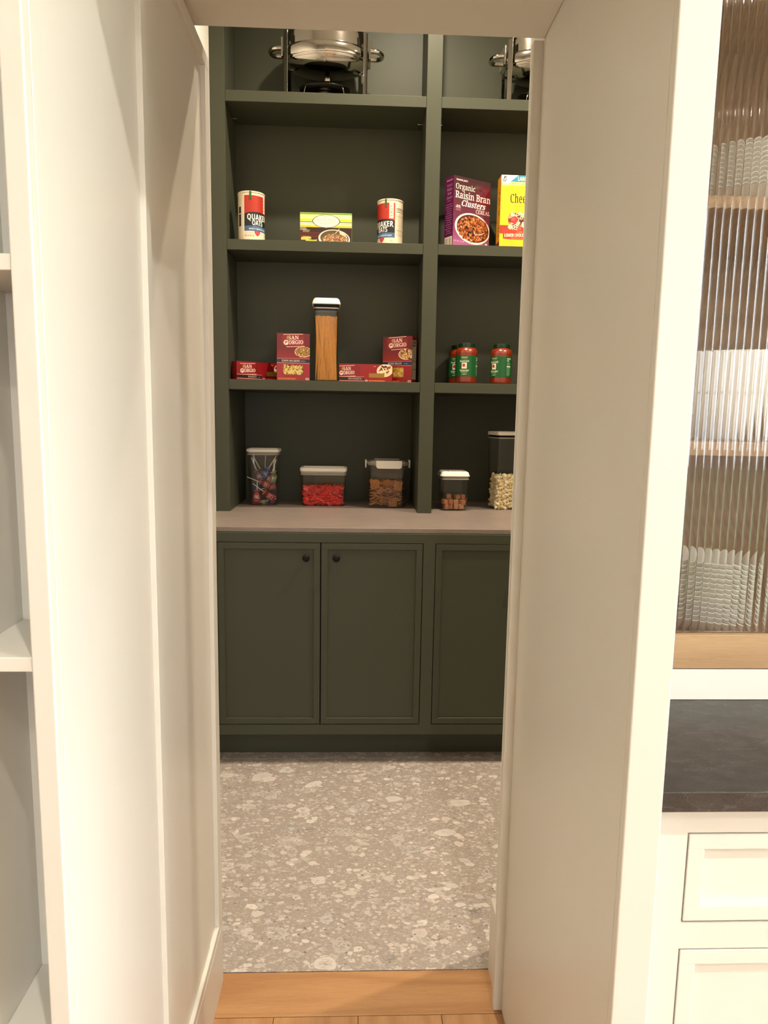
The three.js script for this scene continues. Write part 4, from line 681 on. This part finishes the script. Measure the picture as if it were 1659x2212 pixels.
// ================================================================ chafing dishes on the top shelf
{
  const squash = (g, k) => { g.scale(1, 1, k); g.computeVertexNormals(); return g; }, K = 0.64, R0 = 0.178;
  const make = (label, x) => {
    const t = thing('chafing_dish', label, 'chafing dish', [x, SHELVES[2] + 0.0003, -3.098], 0, 'chafing dishes on the top shelf');
    part(t, 'water_pan', squash(lathe([[0, 0.106], [0.08, 0.1075], [0.125, 0.115], [0.152, 0.1275], [0.165, 0.138], [0.17, 0.1465]], 72), K), M.steel);
    part(t, 'rim_band', squash(lathe([[0.168, 0.1462], [0.1735, 0.147], [0.1775, 0.152], [0.1785, 0.165], [0.1775, 0.178], [0.1735, 0.1875], [0.167, 0.19]], 72), K), M.steel);
    part(t, 'lid', squash(lathe([[0.167, 0.19], [0.163, 0.193], [0.162, 0.235], [0.155, 0.265], [0.13, 0.291], [0.08, 0.311], [0, 0.319]], 72), K), M.steel);
    const knob = part(t, 'lid_handle', [tube([[-0.05, 0.309, 0], [-0.046, 0.345, 0], [0, 0.353, 0], [0.046, 0.345, 0], [0.05, 0.309, 0]], 0.0055, 28, 10)], M.steel);
    for (const s of [-1, 1]) {
      const x0 = s * R0 * 0.985, y = 0.183;
      part(t, 'handle', tube([[x0, y + 0.004, 0.035], [x0 + s * 0.03, y + 0.002, 0.032], [x0 + s * 0.047, y, 0.015], [x0 + s * 0.049, y, 0], [x0 + s * 0.047, y, -0.015], [x0 + s * 0.03, y + 0.002, -0.032], [x0, y + 0.004, -0.035]], 0.0088, 40, 12), M.steel);
      part(t, 'handle_bracket', at(box(-0.004, 0.004, -0.03, 0.042, -0.045, 0.045, 0.003), s * R0 * 0.98, y, 0), M.steel);
    }
    // flat strip legs, held by a ring
    const strip = (lx, lz, turn) => part(t, 'leg', at(box(-0.0105, 0.0105, 0, 0.238, -0.0012, 0.0012, 0.0009), lx, 0, lz, 0, turn), M.steel);
    strip(-0.157, 0.068, -0.72); strip(0.157, 0.068, 0.72); strip(0, -0.115, 0); strip(-0.157, -0.068, 0.72); strip(0.157, -0.068, -0.72);
    part(t, 'leg_ring', squash(new THREE.TorusGeometry(0.168, 0.003, 8, 72).rotateX(Math.PI / 2).translate(0, 0.1405, 0), K), M.steel);
  };
  const burner = (label, x) => {
    const t = thing('fuel_burner', label, 'burner', [x, SHELVES[2] + 0.0003, -3.085], 0, 'fuel burners under the chafing dishes');
    part(t, 'burner_cup', squash2([[0, 0.034], [0.045, 0.033], [0.085, 0.03], [0.1, 0.034], [0.104, 0.041], [0.107, 0.043], [0.103, 0.045], [0.09, 0.044], [0.05, 0.047], [0.03, 0.051], [0.012, 0.0535], [0, 0.054]]), M.blackMetal);
    part(t, 'fuel_can', lathe([[0, 0.001], [0.026, 0.001], [0.0275, 0.003], [0.0275, 0.012], [0.0268, 0.013], [0.0275, 0.014], [0.0275, 0.03], [0.026, 0.033], [0, 0.033]], 40), M.brushed);
    for (let i = 0; i < 4; i++) { const a = Math.PI / 4 + i * Math.PI / 2, c = Math.cos(a) * 1.25, s = Math.sin(a) * 0.8; part(t, 'wire_leg', tube([[0.068 * c, 0.042, 0.068 * s], [0.079 * c, 0.042, 0.079 * s], [0.084 * c, 0.034, 0.084 * s], [0.092 * c, 0.0015, 0.092 * s]], 0.0016, 16, 6), M.steel); }
  };
  function squash2(p) { return squash(lathe(p, 56), 0.66); }
  make('shiny steel chafing dish on the top shelf left of the upright', -0.1385); burner('black fuel burner under the left chafing dish', -0.1445);
  make('shiny steel chafing dish on the top shelf cut off by the door jamb', 0.7525); burner('black fuel burner under the right chafing dish by the jamb', 0.7465);
}

// ================================================================ white dishes behind the fluted glass
{
  const bowlGeo = lathe([[0, 0.006], [0.03, 0.005], [0.034, 0], [0.038, 0], [0.041, 0.006], [0.058, 0.018], [0.073, 0.036], [0.081, 0.053], [0.0835, 0.0555], [0.0845, 0.0545], [0.084, 0.0525], [0.0815, 0.051]].reverse(), 56);
  const inner = lathe([[0.0815, 0.051], [0.079, 0.05], [0.07, 0.035], [0.055, 0.0195], [0.037, 0.0105], [0, 0.009]], 56);
  for (const g of [bowlGeo, inner]) { g.scale(1, 0.64, 1); g.computeVertexNormals(); }
  const nth = ['lowest', 'second', 'third', 'fourth', 'fifth', 'sixth', 'seventh', 'eighth', 'ninth', 'tenth', 'eleventh', 'twelfth', 'thirteenth'];
  const pile = (x, y, z, n, pitch, where, group) => {
    for (let i = 0; i < n; i++) {
      const o = thing('bowl', '', 'bowl', [x + 0.0012 * Math.sin(i * 2.1), y + i * pitch, z + 0.0012 * Math.cos(i * 1.7)], i * 0.7, group);
      part(o, 'outside', bowlGeo, M.ceramic); part(o, 'inside', inner, M.ceramic);
      o.userData.label = i === n - 1 ? `white bowl on top of the stack ${where}` : i ? `white bowl, ${nth[i]} from the bottom of the stack ${where}` : `white bowl at the bottom of the stack ${where}`;
    }
  };
  pile(0.672, 0.9405, -1.272, 13, 0.0088, 'on the lowest shelf behind fluted glass', 'stacked bowls on the lowest glass-cabinet shelf');
  pile(0.694, 1.6877, -1.285, 10, 0.0077, 'on the upper shelf behind fluted glass', 'stacked bowls on the upper glass-cabinet shelf');
  const big = single('serving_bowl', [lathe([[0, 0.004], [0.04, 0.003], [0.044, 0], [0.05, 0], [0.054, 0.006], [0.08, 0.045], [0.094, 0.095], [0.0985, 0.15], [0.098, 0.154], [0.0955, 0.154], [0.0945, 0.15], [0.09, 0.096], [0.076, 0.048], [0.05, 0.01], [0, 0.008]], 64)], M.ceramic, 'large smooth white serving bowl on the middle shelf behind fluted glass', 'bowl', [0.688, 1.2957, -1.283]);
}

scene.add(camera);
renderer.render(scene, camera);
